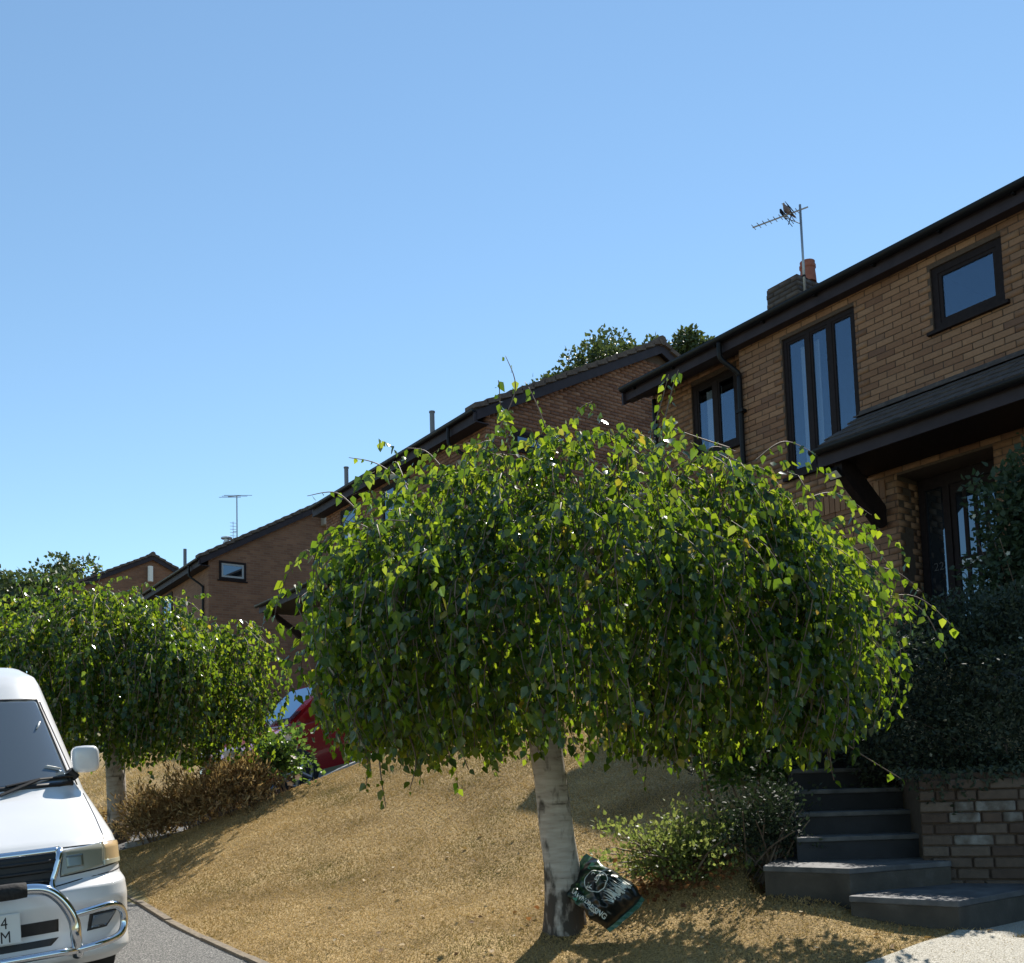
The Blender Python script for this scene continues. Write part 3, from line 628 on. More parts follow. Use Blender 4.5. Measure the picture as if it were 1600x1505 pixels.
# ------------------------------------------------------------------ television aerials and the pigeon
def near_aerial():
    sP, tP = 11.86, 9.09; top = atS(1250, 322, sP); tt = top@d; base = P(sP, tt, 8.62)
    a = thing('tv_aerial', 'tall grey aerial mast strapped to the near chimney, with a toothed boom', 'aerial', base)
    m = MB(); m.tube([base, np.array([base[0], base[1], top[2]+.02])], .018, 10); m.build('mast', M_steel, a, smooth=True)
    for z in (8.8, 9.05): m = MB(); m.tube([P(sP, tt, z), P(sP, tt, z+.03)], .026, 8); m.tube([P(sP, tt, z+.015), P(sP+.12, tt+.03, z+.015)], .008, 6); m.build('strap', M_gutter, a)
    bd = np.array([-math.sin(R(54)), math.cos(R(54)), 0]); bn = np.array([bd[1], -bd[0], 0]); c = np.array([top[0], top[1], top[2]-.06])
    e0 = c-bd*.12; 
    # boom ends where the photo shows its tip
    r = ray(1176, 353); A = np.array([[bd[0], -r[0]], [bd[1], -r[1]]]); k = np.linalg.solve(A, EYE[:2]-c[:2]); Lb = float(np.clip(k[0], .7, 1.5))
    m = MB(); m.tube([e0, c+bd*Lb], .011, 6); m.build('boom', M_alum, a)
    for i in range(9):
        p = c+bd*(Lb*.98-i*.115*Lb); m = MB(); m.tube([p-bn*.085, p+bn*.085], .0055, 5); m.build('element', M_alum, a)
    # reflector grid and dipole near the mast
    p = c+bd*.13
    m = MB()
    for sg in (-1, 1):
        for i in range(4):
            q = p+UP*sg*(.03+.035*i)+bd*(-.02+.022*i)*1
            m.tube([q-bn*.13, q+bn*.13], .005, 5)
        m.tube([p, p+UP*sg*.16+bd*.06], .008, 5)
    m.build('reflector', M_gutter, a)
    m = MB(); p2 = c+bd*.26+UP*.03; m.box(p2, bn*.12, bd*.012, UP*.028); m.build('dipole', M_gutter, a)
    m = MB(); m.tube([P(sP, tt, top[2]-.28), c+bd*.26-UP*.01], .008, 5); m.build('stay', M_alum, a)
    # a pigeon standing on the boom
    kb = .42*Lb
    r = ray(1231, 338); A = np.array([[bd[0], -r[0]], [bd[1], -r[1]]]); kb = float(np.linalg.solve(A, EYE[:2]-c[:2])[0]); kb = min(max(kb, .2), Lb*.8)
    f = c+bd*kb+UP*.013
    pg = thing('pigeon', 'pinkish-grey pigeon perched on the boom of the near aerial', 'bird', f)
    X = -bn*.75+bd*.1; X = np.array([-.93, -.2, 0]); X /= np.linalg.norm(X)
    SC = .78; sp = [(-.17, -.055, .006, .022), (-.12, -.02, .014, .03), (-.08, .01, .03, .036), (-.04, .045, .05, .05), (0, .075, .06, .058), (.03, .105, .055, .054), (.05, .14, .038, .04), (.058, .165, .026, .028), (.064, .185, .026, .027), (.07, .2, .021, .022), (.075, .212, .009, .01)]
    sp = [tuple(q_*SC for q_ in r_) for r_ in sp]
    Yv = np.cross(UP, X); v = []; fc = []; K = 12
    for (x, z, rh, rw) in sp:
        for k in range(K):
            an = 2*math.pi*k/K; tl = np.array([.55, 0, .83])
            v.append(f+X*x+UP*z+Yv*rw*math.cos(an)+(X*(-.6)+UP*.8)*rh*math.sin(an))
    for i in range(len(sp)-1):
        for k in range(K): fc.append((i*K+k, i*K+(k+1) % K, (i+1)*K+(k+1) % K, (i+1)*K+k))
    fc += [tuple(range(K)), tuple(range((len(sp)-1)*K, len(sp)*K))]
    mk('body', v, fc, mat('pigeon_plumage', [(.35, (.16, .12, .12)), (.65, (.30, .22, .20))], scale=14, rough=.8), pg, smooth=True)
    m = MB(); m.tube([f+X*.07+UP*.152, f+X*.087+UP*.147], [.006, .002], 6); m.build('beak', flat('beak', (.05, .045, .04), .5), pg)
    m = MB()
    for sg in (-1, 1): m.tube([f+Yv*.018*sg-UP*.002, f+Yv*.02*sg+UP*.04+X*.0], .004, 5)
    m.build('leg', flat('pigeon_leg', (.3, .08, .07), .6), pg)
near_aerial()
ss = sr3+1.9; q = st(atS(370, 776, ss)); base = P(ss, q[1], z3+1.9*math.tan(pit3)-.05)
a2 = thing('tv_aerial', 'far slender aerial with wide crossed arms above the third house', 'aerial', base); tp2 = P(ss, q[1], q[2])
m = MB(); m.tube([base, tp2], .022, 8); m.build('mast', M_steel, a2)
m = MB(); m.tube([tp2-np.array([.35, -.2, 0])*1.0+UP*.06, tp2+np.array([.35, -.2, 0])*.4-UP*.0], .014, 6); m.build('boom', M_alum, a2)
for (k, L_, dz) in ((-.8, .36, .08), (-.25, .42, .0), (.15, .46, .02)):
    c = tp2+np.array([.35, -.2, 0])*k+UP*.03; w_ = np.array([.95, .3, .06]); w_ /= np.linalg.norm(w_)
    m = MB(); m.tube([c-w_*L_, c+w_*L_], .009, 5); m.build('arm', M_alum, a2)
for i in range(6):
    c = base+UP*(.25+.11*i)+np.array([-.13, 0, 0]); m = MB(); m.tube([c-np.array([.09, .04, 0]), c+np.array([.09, .04, 0])], .008, 5); m.build('small_element', M_alum, a2)
m = MB(); m.tube([base+UP*.2+np.array([-.13, 0, 0]), base+UP*.85+np.array([-.13, 0, 0])], .01, 6); m.tube([base+UP*.5+np.array([-.13, 0, 0]), base+UP*.5], .01, 6); m.build('small_boom', M_alum, a2)

# ------------------------------------------------------------------ garden steps, retaining wall, planting bed
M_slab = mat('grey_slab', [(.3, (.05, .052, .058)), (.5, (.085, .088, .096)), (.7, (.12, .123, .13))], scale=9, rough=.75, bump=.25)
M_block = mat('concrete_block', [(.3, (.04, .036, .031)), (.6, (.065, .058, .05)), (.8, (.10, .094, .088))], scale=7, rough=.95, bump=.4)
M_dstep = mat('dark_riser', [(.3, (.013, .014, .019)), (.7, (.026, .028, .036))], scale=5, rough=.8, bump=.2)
gs = thing('garden_steps', 'dark slate garden steps with two grey landings climbing to the front door', 'steps', (2.2, 5.8, Hxy(2.2, 5.8)))
def landing(poly, z, zb, sides):
    """slab top overhanging rendered block faces"""
    poly = [np.array([p[0], p[1], 0]) for p in poly]; c = sum(poly)/len(poly)
    m = MB(); m.prism([c+(p-c)*.985+UP*zb for p in poly], UP*(z-.035-zb)); b = m.build('riser_block', M_block, gs); 
    m = MB(); m.prism([p+UP*(z-.034) for p in poly], UP*.034); bevel(m.build('tread', M_slab, gs), .006)
A1 = [atZ(1192, 1353, 1.10), atZ(1327, 1357, 1.10), atZ(1487, 1345, 1.10), atZ(1430, 1341, 1.1)+np.array([.05, .35, 0]), atZ(1232, 1344, 1.10)+np.array([0, .25, 0])]
A2 = [atZ(1326, 1400, .962), atZ(1497, 1408, .962), atZ(1620, 1386, .962), np.array([3.2, 6.2, .96]), np.array([2.3, 6.2, .96])]
landing(A2, .962, .45, None); landing(A1, 1.10, .55, None)
ra = np.array([1, .02, 0]); ra /= np.linalg.norm(ra); up_dir = np.array([math.sin(R(13)), math.cos(R(13)), 0])
r0 = np.array([2.53, 6.33, 0])
for k in range(12):
    p = r0+up_dir*(.272*k); z = 1.10+.146*(k+1); a = p-ra*.76; b = p+ra*.05; back = up_dir*(.30 if k < 11 else 1.9)
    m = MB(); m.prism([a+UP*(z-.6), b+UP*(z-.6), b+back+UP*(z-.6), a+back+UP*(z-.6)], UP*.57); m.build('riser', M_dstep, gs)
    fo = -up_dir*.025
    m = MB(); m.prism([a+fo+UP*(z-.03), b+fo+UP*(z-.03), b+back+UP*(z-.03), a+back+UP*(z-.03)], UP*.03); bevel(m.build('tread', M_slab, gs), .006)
# terrace in front of the door
m = MB(); m.stz(9.0, 9.8, 4.6, 8.0, 2.2, 2.83); tag(m.build('terrace', M_slab), kind='structure')
# retaining wall of reclaimed bricks
wd = np.array([.94, -.34, 0]); wd /= np.linalg.norm(wd); wn_ = np.array([wd[1], -wd[0], 0]); W0 = np.array([2.47, 6.09, 0]); WL = 2.2; wz0, wz1 = .72, 1.62
rw = thing('retaining_wall', 'low retaining wall of weathered bricks under the big hedge', 'wall', W0+UP*wz0)
core = MB(); core.box(W0+wd*WL/2-wn_*.09+UP*(wz0+wz1)/2, wd*WL/2, wn_*.075, UP*(wz1-wz0)/2); core.build('mortar_core', M_mortar, rw)
core = MB(); sdir = up_dir; core.prism([W0-wn_*.16+UP*.7, W0+wd*.12-wn_*.16+UP*.7, W0+wd*.12-wn_*.16+sdir*3.0+UP*1.2, W0-wn_*.16+sdir*3.0+UP*1.2], UP*.9); core.build('side_wall', M_mortar, rw)
MW = [rnd_mat('old_brick', [(0, (.05, .032, .024)), (.3, (.075, .05, .038)), (.55, (.09, .066, .052)), (.8, (.115, .09, .074)), (1, (.065, .042, .032))], 'obj', mixn=.4, scale=25, bump=.6), mat('limed_brick', [(.35, (.075, .06, .05)), (.5, (.13, .12, .11)), (.7, (.22, .215, .21))], scale=14, rough=.95, bump=.5)]
z = wz0; k = 0; hole = (.78, .85)
while z+.06 < wz1:
    x = -random.random()*.2
    while x < WL:
        w_ = random.choice((.215, .215, .215, .105, .17))
        a, b = max(x, 0), min(x+w_, WL)
        pz = z+.028
        if b-a > .04 and not (abs(z-.98) < .04 and .60 < (a+b)/2 < .70):
            pr = MB(); j = random.uniform(-.008, .006)
            pr.box(W0+wd*(a+b)/2+wn_*(j-.045)+UP*(z+.029), wd*(b-a)/2, wn_*.055, UP*.029)
            lim = 1.02 < z < 1.42 and .08 < (a+b)/2 < .52 and random.random() < .22
            bevel(pr.build('brick', MW[1 if lim else 0], rw), .006, 1)
        x += w_+.01
    z += .067; k += 1
bd_ = MB(); bd_.prism([W0-wn_*.17+UP*.6, W0+wd*WL-wn_*.17+UP*.6, np.array([5.6, 8.4, .6]), np.array([3.3, 9.2, .6])], UP*.92); tag(bd_.build('planting_bed', M_soil), kind='structure')

# ------------------------------------------------------------------ foliage
def unit(a): return a/(np.linalg.norm(a, axis=-1, keepdims=True)+1e-9)
LEAF_V = np.array([(0, 0, 0), (-.36, .26, .06), (-.27, .55, .05), (0, 1, -.03), (.27, .55, .05), (.36, .26, .06)])
LEAF_F = np.array([(0, 3, 2, 1), (0, 5, 4, 3)])
OVAL_V = np.array([(0, 0, 0), (-.2, .3, .04), (-.2, .7, .04), (0, 1, 0), (.2, .7, .04), (.2, .3, .04)])
def leaf_arrays(pos, axis, nor, size, shape=LEAF_V, wide=1.):
    ay = unit(axis); ax = unit(np.cross(ay, nor)); az = np.cross(ax, ay)
    s = np.asarray(size)[:, None, None]
    v = pos[:, None]+s*(shape[None, :, :1]*wide*ax[:, None]+shape[None, :, 1:2]*ay[:, None]+shape[None, :, 2:3]*az[:, None])
    f = (np.arange(len(pos))[:, None, None]*6+LEAF_F[None]).reshape(-1, 4)
    return v.reshape(-1, 3), f
def leaf_obj(name, pos, axis, nor, size, mt, parent, shape=LEAF_V, wide=1., rnd=None):
    v, f = leaf_arrays(pos, axis, nor, size, shape, wide)
    if rnd is None: rnd = rng.random(len(pos))
    return mk(name, v, f, mt, parent, rnd=np.repeat(rnd, 2), kind='stuff')
def rvec(m): return unit(rng.normal(size=(m, 3)))
LG = [(0, (.012, .034, .009)), (.5, (.019, .049, .011)), (.9, (.032, .07, .016)), (.975, (.045, .08, .02)), (1, (.24, .20, .03))]
LT = [(0, (.10, .20, .012)), (.5, (.27, .43, .018)), (.9, (.52, .66, .03)), (.975, (.52, .64, .04)), (1, (.65, .45, .05))]
M_birch = leaf_mat('birch_leaf', LG, LT, .37, .21, spec=.55); M_birch_o = leaf_mat('birch_leaf_single', LG, LT, .37, .21, spec=.55, source= 'obj')
M_twig = mat('twig', [(.3, (.10, .065, .045)), (.7, (.22, .16, .12))], scale=20, rough=.7)
def bark_mat():
    m, nt, b, out = newmat('birch_bark'); N = nt.nodes.new; L = nt.links.new; b.inputs['Roughness'].default_value = .85
    tc = N('ShaderNodeTexCoord')
    mp = N('ShaderNodeMapping'); mp.inputs['Scale'].default_value = (7, 7, 38); L(tc.outputs['Object'], mp.inputs[0])
    n1 = N('ShaderNodeTexNoise'); n1.inputs['Scale'].default_value = 1.; n1.inputs['Detail'].default_value = 4; L(mp.outputs[0], n1.inputs['Vector'])
    r1 = ramp(nt, [(.27, (.13, .105, .085)), (.37, (.36, .31, .265)), (.7, (.50, .45, .40))]); L(n1.outputs[0], r1.inputs[0])
    mp2 = N('ShaderNodeMapping'); mp2.inputs['Scale'].default_value = (16, 16, 7); L(tc.outputs['Object'], mp2.inputs[0])
    n2 = N('ShaderNodeTexNoise'); n2.inputs['Scale'].default_value = 1.; n2.inputs['Detail'].default_value = 7; L(mp2.outputs[0], n2.inputs['Vector'])
    sp = N('ShaderNodeSeparateXYZ'); L(tc.outputs['Object'], sp.inputs[0])
    mr = N('ShaderNodeMapRange'); mr.inputs['From Min'].default_value = 0; mr.inputs['From Max'].default_value = .55; mr.inputs['To Min'].default_value = .20; mr.inputs['To Max'].default_value = -.03; L(sp.outputs[2], mr.inputs[0])
    ad = N('ShaderNodeMath'); ad.operation = 'ADD'; L(n2.outputs[0], ad.inputs[0]); L(mr.outputs[0], ad.inputs[1])
    r2 = ramp(nt, [(.52, (0, 0, 0)), (.68, (1, 1, 1))]); L(ad.outputs[0], r2.inputs[0])
    mx = N('ShaderNodeMix'); mx.data_type = 'RGBA'; L(r2.outputs[0], mx.inputs['Factor']); L(r1.outputs[0], mx.inputs[6]); mx.inputs[7].default_value = (.055, .045, .036, 1)
    L(mx.outputs[2], b.inputs['Base Color'])
    bp = N('ShaderNodeBump'); bp.inputs['Strength'].default_value = .8; bp.inputs['Distance'].default_value = .015; L(n2.outputs[0], bp.inputs['Height']); L(bp.outputs[0], b.inputs['Normal'])
    return m
M_bark = bark_mat()
def trunk_mesh(parent, pts, rad, seg=20, name='trunk'):
    pts = smooth_path(pts, 6); m = len(pts); rr = np.interp(np.linspace(0, 1, m), np.linspace(0, 1, len(rad)), rad); v = []; f = []
    for i, p in enumerate(pts):
        for k in range(seg):
            an = 2*math.pi*k/seg; r_ = rr[i]*(1+.05*math.sin(3*an+i*.4)+.035*math.sin(5*an-i*.7)+(.16*max(0, math.cos(2.5*an+.6)) if i < 4 else 0)*(1-i/4))
            v.append(p+r_*np.array([math.cos(an), math.sin(an), 0]))
    for i in range(m-1):
        for k in range(seg): f.append((i*seg+k, i*seg+(k+1) % seg, (i+1)*seg+(k+1) % seg, (i+1)*seg+k))
    return mk(name, v, f, M_bark, parent, smooth=True)
def weeping_birch(label, base, C, Rx, Ry, ztop, zrim, zmin, ntw, steps, step, lsize, trunk, rad, singles=0, wisps=(), dens=1., tilt=0., grp='weeping birches on the front lawns'):
    """umbrella crown: arching limbs, hanging twigs, leaves on the twigs"""
    tr = thing('weeping_birch', label, 'tree', base, grp)
    trunk_mesh(tr, trunk, rad)
    top = np.asarray(trunk[-2], float)
    def dome(r): return zrim+(ztop-zrim)*np.power(np.clip(1-np.power(np.clip(r, 0, 1), 2.2), 0, 1), .68)
    # limbs
    for i in range(26):
        an = 2*math.pi*(i+random.random()*.7)/26; r_ = random.uniform(.55, .9); ex = np.array([C[0]+Rx*r_*math.cos(an), C[1]+Ry*r_*math.sin(an), 0]); ex[2] = dome(r_)-.12
        t0 = top+np.array([0, 0, random.uniform(-.35, .35)]); mid = (t0+ex)/2; mid[2] = max(t0[2], ex[2])*.55+.45*dome(.45)+random.uniform(-.1, .15)
        pts = smooth_path([t0, t0*.6+mid*.4+UP*.08, mid, mid*.4+ex*.6+UP*.05, ex], 4); m = MB(); m.tube(pts, np.linspace(.026, .006, len(pts)), 6); m.build('limb', M_bark if i % 3 else M_twig, tr, smooth=True)
    # twigs
    ncl = 80; cu = np.sqrt(rng.random(ncl))*.97+.02; cu = np.where(rng.random(ncl) < .35, .8+.2*rng.random(ncl), cu); ca = rng.random(ncl)*2*np.pi; cz = np.minimum(rng.normal(0, .15, ncl), .06)
    ci = rng.integers(0, ncl, ntw); qx = cu[ci]*np.cos(ca[ci])+rng.normal(0, .10, ntw); qy = cu[ci]*np.sin(ca[ci])+rng.normal(0, .10, ntw)
    u = np.minimum(np.hypot(qx, qy), 1.02); an = np.arctan2(qy, qx)
    lob = 1+.07*np.sin(3*an+1.2)+.05*np.sin(7*an+.4)+rng.normal(0, .03, ntw)
    lay_ = np.where(rng.random(ntw) < .62, rng.uniform(.86, 1.03, ntw), rng.uniform(.25, .85, ntw))
    lump = .13*np.sin(4.1*u*np.cos(an)*2+1)*np.sin(3.7*u*np.sin(an)*2+.5)+.06*np.sin(9*u*np.cos(an)+2)
    pos = np.stack([C[0]+Rx*u*lob*np.cos(an), C[1]+Ry*u*lob*np.sin(an), zmin+(dome(u)+lump+cz[ci]-tilt*Rx*u*np.cos(an)-zmin)*lay_], -1)
    rad_ = np.stack([np.cos(an), np.sin(an), np.zeros(ntw)], -1)
    dr = unit(rad_*(.2+.42*u)[:, None]+UP*rng.uniform(-.15, .55, ntw)[:, None]+rng.normal(0, .35, (ntw, 3)))
    nst = (steps*rng.uniform(.45, 1., ntw)).astype(int); floor = zmin+rng.normal(0, .07, ntw)-.0+np.where(rng.random(ntw) < .06, -.22*rng.random(ntw), 0)
    zs0 = pos[:, 2].copy()
    path = [pos.copy()]; alive = np.ones(ntw, bool); LP = []; LA = []; LN = []
    tv = []; 
    for k in range(steps):
        a = .08+.16*rng.random(ntw)
        dr = unit(dr*(1-a)[:, None]+np.array([0, 0, -1.])*a[:, None]+rng.normal(0, .10, (ntw, 3)))
        pos = pos+dr*step
        alive = alive & (k < nst) & (pos[:, 2] > floor)
        path.append(np.where(alive[:, None], pos, path[-1]))
        sel = alive & (rng.random(ntw) < dens)
        m = sel.sum()
        for rep in range(2):
            if rep and rng.random() < .35: continue
            off = rvec(m)*np.array([1, 1, .3])
            LP.append(pos[sel]+off*.012); LA.append(unit(np.array([0, 0, -1.])*.75+off*.75+dr[sel]*.35)); LN.append(unit(rng.normal(size=(m, 3))*np.array([1, 1, .55])+rad_[sel]*.25+UP*.15))
    # stray sprigs that leave the outline
    wisps = list(wisps)
    for i in range(70):
        a_ = random.random()*6.283; r_ = random.uniform(.15, 1.0); p0 = np.array([C[0]+Rx*r_*math.cos(a_), C[1]+Ry*r_*math.sin(a_), dome(r_)-tilt*Rx*r_*math.cos(a_)-.05]); ou_ = np.array([math.cos(a_), math.sin(a_), 0])
        L_ = random.uniform(.10, .27); p1 = p0+UP*L_*.6+ou_*L_*.35*r_; p2 = p1+UP*L_*random.uniform(-.25, .4)+ou_*L_*.5+np.array([random.uniform(-.1, .1), random.uniform(-.1, .1), 0]); wisps.append((p0, p1, p2, int(6+30*L_)))
    for (p0, p1, p2, cnt) in wisps:
        pts = smooth_path([p0, p1, p2], 8); wtw = MB(); wtw.tube(pts, np.linspace(.006, .002, len(pts)), 4)
        wtw.build('sprig', M_twig, tr, smooth=True)
        for j in range(cnt):
            q = pts[min(len(pts)-1, 3+int((len(pts)-3)*(j+random.random()*.5)/cnt))]; off = rvec(1)[0]*[1, 1, .3]
            LP.append((q+off*.02)[None]); LA.append(unit(np.array([[0, 0, -.8]])+off*.7)); LN.append(unit(rng.normal(size=(1, 3))))
    LP, LA, LN = np.concatenate(LP), np.concatenate(LA), np.concatenate(LN)
    def tuck(p):                                  # the hanging curtain turns inwards below the rim
        k = 1-.22*np.clip((zrim+.25-p[..., 2])/(zrim+.25-zmin), 0, 1.1)
        p = p.copy(); p[..., 0] = C[0]+(p[..., 0]-C[0])*k; p[..., 1] = C[1]+(p[..., 1]-C[1])*k; return p
    nw = sum(w_[3] for w_ in wisps); LP[:len(LP)-nw] = tuck(LP[:len(LP)-nw]); sz = lsize*rng.uniform(.45, 1.28, len(LP))
    # thin twig ribbons (three-sided)
    path = tuck(np.stack(path, 1)); keep = rng.random(ntw) < .7; pt = path[keep][:, ::2]; m, q, _ = pt.shape
    rr = np.linspace(.0045, .0015, q)[None, :, None]
    ring = [pt+rr*np.array([math.cos(a), math.sin(a), 0]) for a in (0, 2.1, 4.2)]; V = np.stack(ring, 2).reshape(-1, 3)
    I = (np.arange(m)[:, None, None]*q*3+np.arange(q-1)[None, :, None]*3); ff = []
    for k in range(3): ff.append(np.stack([I+k, I+(k+1) % 3, I+3+(k+1) % 3, I+3+k], -1).reshape(-1, 4))
    mk('twigs', V, np.concatenate(ff), M_twig, tr, kind='stuff')
    idx = np.array([], int)
    if singles:
        # the leaves nearest the camera and facing it are objects of their own
        v = EYE-LP; dist = np.linalg.norm(v, axis=1); face = np.abs(np.sum(unit(v)*LN, 1)); sc = sz*(.3+face)/dist
        idx = np.argsort(-sc)[:singles]
        rest = np.ones(len(LP), bool); rest[idx] = False
    else: rest = np.ones(len(LP), bool)
    rv = rng.random(len(LP))
    leaf_obj('foliage', LP[rest], LA[rest], LN[rest], sz[rest], M_birch, tr, rnd=rv[rest])
    proto = None; rl = np.array(tr.location)
    for i in idx:
        if proto is None:
            proto = mk('leaf', LEAF_V, [tuple(x) for x in LEAF_F], M_birch_o, None); o = proto
        else: o = proto.copy(); col.objects.link(o)
        ay = LA[i]; ax = unit(np.cross(ay, LN[i])); az = np.cross(ax, ay)
        o.parent = tr; o.location = Vector(LP[i]-rl); o.rotation_euler = Matrix(((ax[0], ay[0], az[0]), (ax[1], ay[1], az[1]), (ax[2], ay[2], az[2]))).to_euler(); s_ = float(sz[i]); o.scale = (s_, s_, s_)
    return tr
D1 = 6.3
b1 = atY(882, 1448, D1); b1[2] = Hxy(b1[0], b1[1])-.02
w = lambda px, py, Y=D1: atY(px, py, Y)
wis = [(w(770, 690), w(805, 610), w(790, 556), 8), (w(860, 690), w(842, 640), w(826, 605), 8), (w(1010, 700), w(1030, 640), w(1045, 585), 16), (w(1030, 690, 6.0), w(1050, 610, 6.0), w(1060, 578, 6.0), 9), (w(640, 760), w(590, 725), w(545, 715), 7), (w(560, 800), w(525, 770), w(480, 775), 6),
       (w(1290, 880, 6.1), w(1390, 890, 6.0), w(1440, 925, 5.9), 15), (w(1300, 960, 6.1), w(1420, 930, 6.0), w(1495, 985, 5.9), 18), (w(1310, 930, 6.1), w(1430, 945, 6.0), w(1480, 1030, 5.9), 16), (w(1240, 790), w(1300, 770), w(1362, 805), 12), (w(1180, 720), w(1225, 690), w(1275, 710), 10),
       (w(1280, 1130, 5.9), w(1340, 1175, 5.8), w(1410, 1218, 5.8), 10), (w(500, 900), w(480, 860), w(455, 885), 9), (w(880, 680), w(905, 640), w(925, 628), 12), (w(690, 730), w(665, 705), w(635, 700), 8), (w(590, 1150, 5.6), w(595, 1210, 5.6), w(603, 1262, 5.6), 10), (w(640, 1150, 5.6), w(650, 1190, 5.6), w(640, 1235, 5.6), 10), (w(1100, 740), w(1110, 700), w(1150, 705), 10), (w(1000, 860, 4.7), w(960, 880, 4.6), w(930, 930, 4.6), 12), (w(1140, 700), w(1080, 680), w(1050, 668), 10)]
weeping_birch('large weeping birch on the dry lawn with a bag against its trunk', b1, (.44, 5.72), 1.50, 1.15, 3.46, 2.32, 1.83, 2350, 24, .04, .055,
              [b1, w(878, 1370), w(868, 1270), w(850, 1150), w(848, 1110)+UP*.3, w(880, 1000)], [.135, .115, .105, .10, .08, .04], singles=300, wisps=wis, tilt=.07)
D2 = 12.; b2 = atY(185, 1312, D2); b2[2] = Hxy(b2[0], b2[1])-.02
w2 = lambda px, py: atY(px, py, D2)
wis2 = [(w2(80, 930), w2(110, 900), w2(140, 880), 8), (w2(150, 920), w2(160, 890), w2(150, 880), 8), (w2(40, 940), w2(30, 915), w2(20, 905), 6), (w2(280, 960), w2(290, 930), w2(290, 920), 6)]
weeping_birch('smaller-looking weeping birch behind the white van', b2, (w2(170, 1050)[0]+.35, 10.95), 1.62, 1.0, 3.76, 2.95, 2.08, 2000, 24, .045, .062,
              [b2, w2(183, 1250), w2(180, 1190), w2(180, 1150), w2(180, 1100)], [.13, .11, .11, .10, .05], wisps=wis2, dens=.9)

def bush(name, label, cat, c, r, m, mt, size, shape=OVAL_V, lumps=.25, upw=.2, stems=0, parts=(), wide=1., shell=.55, seed=0, group=None, ground=None, flat_b=-.6):
    g0 = np.random.default_rng(seed+5); c = np.asarray(c, float); zg = ground if ground is not None else Hxy(c[0], c[1])
    o = thing(name, label, cat, (c[0], c[1], zg), group)
    u = unit(g0.normal(size=(m, 3))); u[:, 2] = np.where(u[:, 2] < flat_b, -u[:, 2], u[:, 2])
    ph = g0.random(6)*6; lu = 1+lumps*(np.sin(4*u[:, 0]+ph[0])*np.sin(4*u[:, 1]+ph[1])+.6*np.sin(8*u[:, 2]+ph[2]+5*u[:, 0])+.4*np.sin(13*u[:, 1]+ph[3]))
    k = (shell+(1-shell)*g0.random(m)**.7)*np.where(g0.random(m) < .04, 1.12, 1)
    p = c+u*lu[:, None]*k[:, None]*np.asarray(r); p[:, 2] = np.maximum(p[:, 2], zg+.01)
    ax = unit(u*.6+g0.normal(size=(m, 3))*.8+UP*upw); no = unit(g0.normal(size=(m, 3))+UP*.3)
    leaf_obj('foliage', p, ax, no, size*g0.uniform(.6, 1.3, m), mt, o, shape, wide)
    if stems:
        for i in range(stems):
            q = c+unit(g0.normal(size=3)*[1, 1, .4]+UP*.6)*np.asarray(r)*.9; b0 = np.array([c[0]+g0.normal()*.06, c[1]+g0.normal()*.06, zg-.02]); md = (b0+q)/2+UP*.05
            mm = MB(); mm.tube(smooth_path([b0, md, q], 4), np.linspace(.009, .003, 9), 5); mm.build('stem', M_twig, o)
    return o
def lm(name, a, b, ta, tb, f_=.35, rough=.5): return leaf_mat(name, [(0, a), (1, b)], [(0, ta), (1, tb)], f_, rough)
M_hedge = lm('hedge_leaf', (.014, .025, .013), (.050, .068, .040), (.02, .04, .012), (.05, .08, .03), .2, .7)
M_climb = lm('climber_leaf', (.016, .034, .016), (.04, .07, .034), (.03, .06, .02), (.06, .11, .03), .25, .7)
M_fern = lm('dead_fern', (.16, .09, .04), (.48, .36, .18), (.25, .15, .05), (.48, .36, .14), .35, .8)
M_shrub = lm('shrub_leaf', (.07, .10, .025), (.19, .22, .07), (.18, .26, .05), (.38, .42, .10), .4)
M_rose = lm('rose_leaf', (.03, .07, .02), (.07, .12, .04), (.12, .22, .03), (.25, .40, .06), .4, .35)
M_brownl = lm('dead_leaf', (.10, .04, .02), (.28, .13, .05), (.25, .1, .03), (.4, .2, .06), .3, .8)
M_oak = lm('far_leaf', (.03, .05, .018), (.075, .10, .04), (.06, .10, .02), (.14, .18, .04), .25)
# hedge mound over the retaining wall, and the climber beside the door
hd = bush('hedge', 'big dark small-leaved hedge overhanging the retaining wall beside the steps', 'hedge', (3.55, 6.9, 1.98), (1.30, 1.0, .86), 64000, M_hedge, .036, lumps=.15, stems=8, seed=3, ground=1.52, shell=.62, flat_b=-.75)
q_ = rng.uniform(-.15, 2.2, 2600); pz = 1.66-np.abs(rng.normal(0, .07, 2600))*(1+.6*np.sin(9*q_)); pd = W0[None]+q_[:, None]*wd+wn_*rng.uniform(-.12, .07, 2600)[:, None]; pd[:, 2] = pz
leaf_obj('overhang', pd, unit(rvec(2600)+wn_*.5-UP*.6), rvec(2600), .038*rng.uniform(.6, 1.3, 2600), M_hedge, hd, OVAL_V)
cl = bush('flowering_climber', 'tall leafy climber with small pale flowers in front of the door', 'shrub', (4.55, 8.1, 3.3), (.70, .5, .98), 13000, M_climb, .055, LEAF_V, lumps=.2, stems=8, seed=8, ground=1.52, shell=.3)
g0 = np.random.default_rng(4)
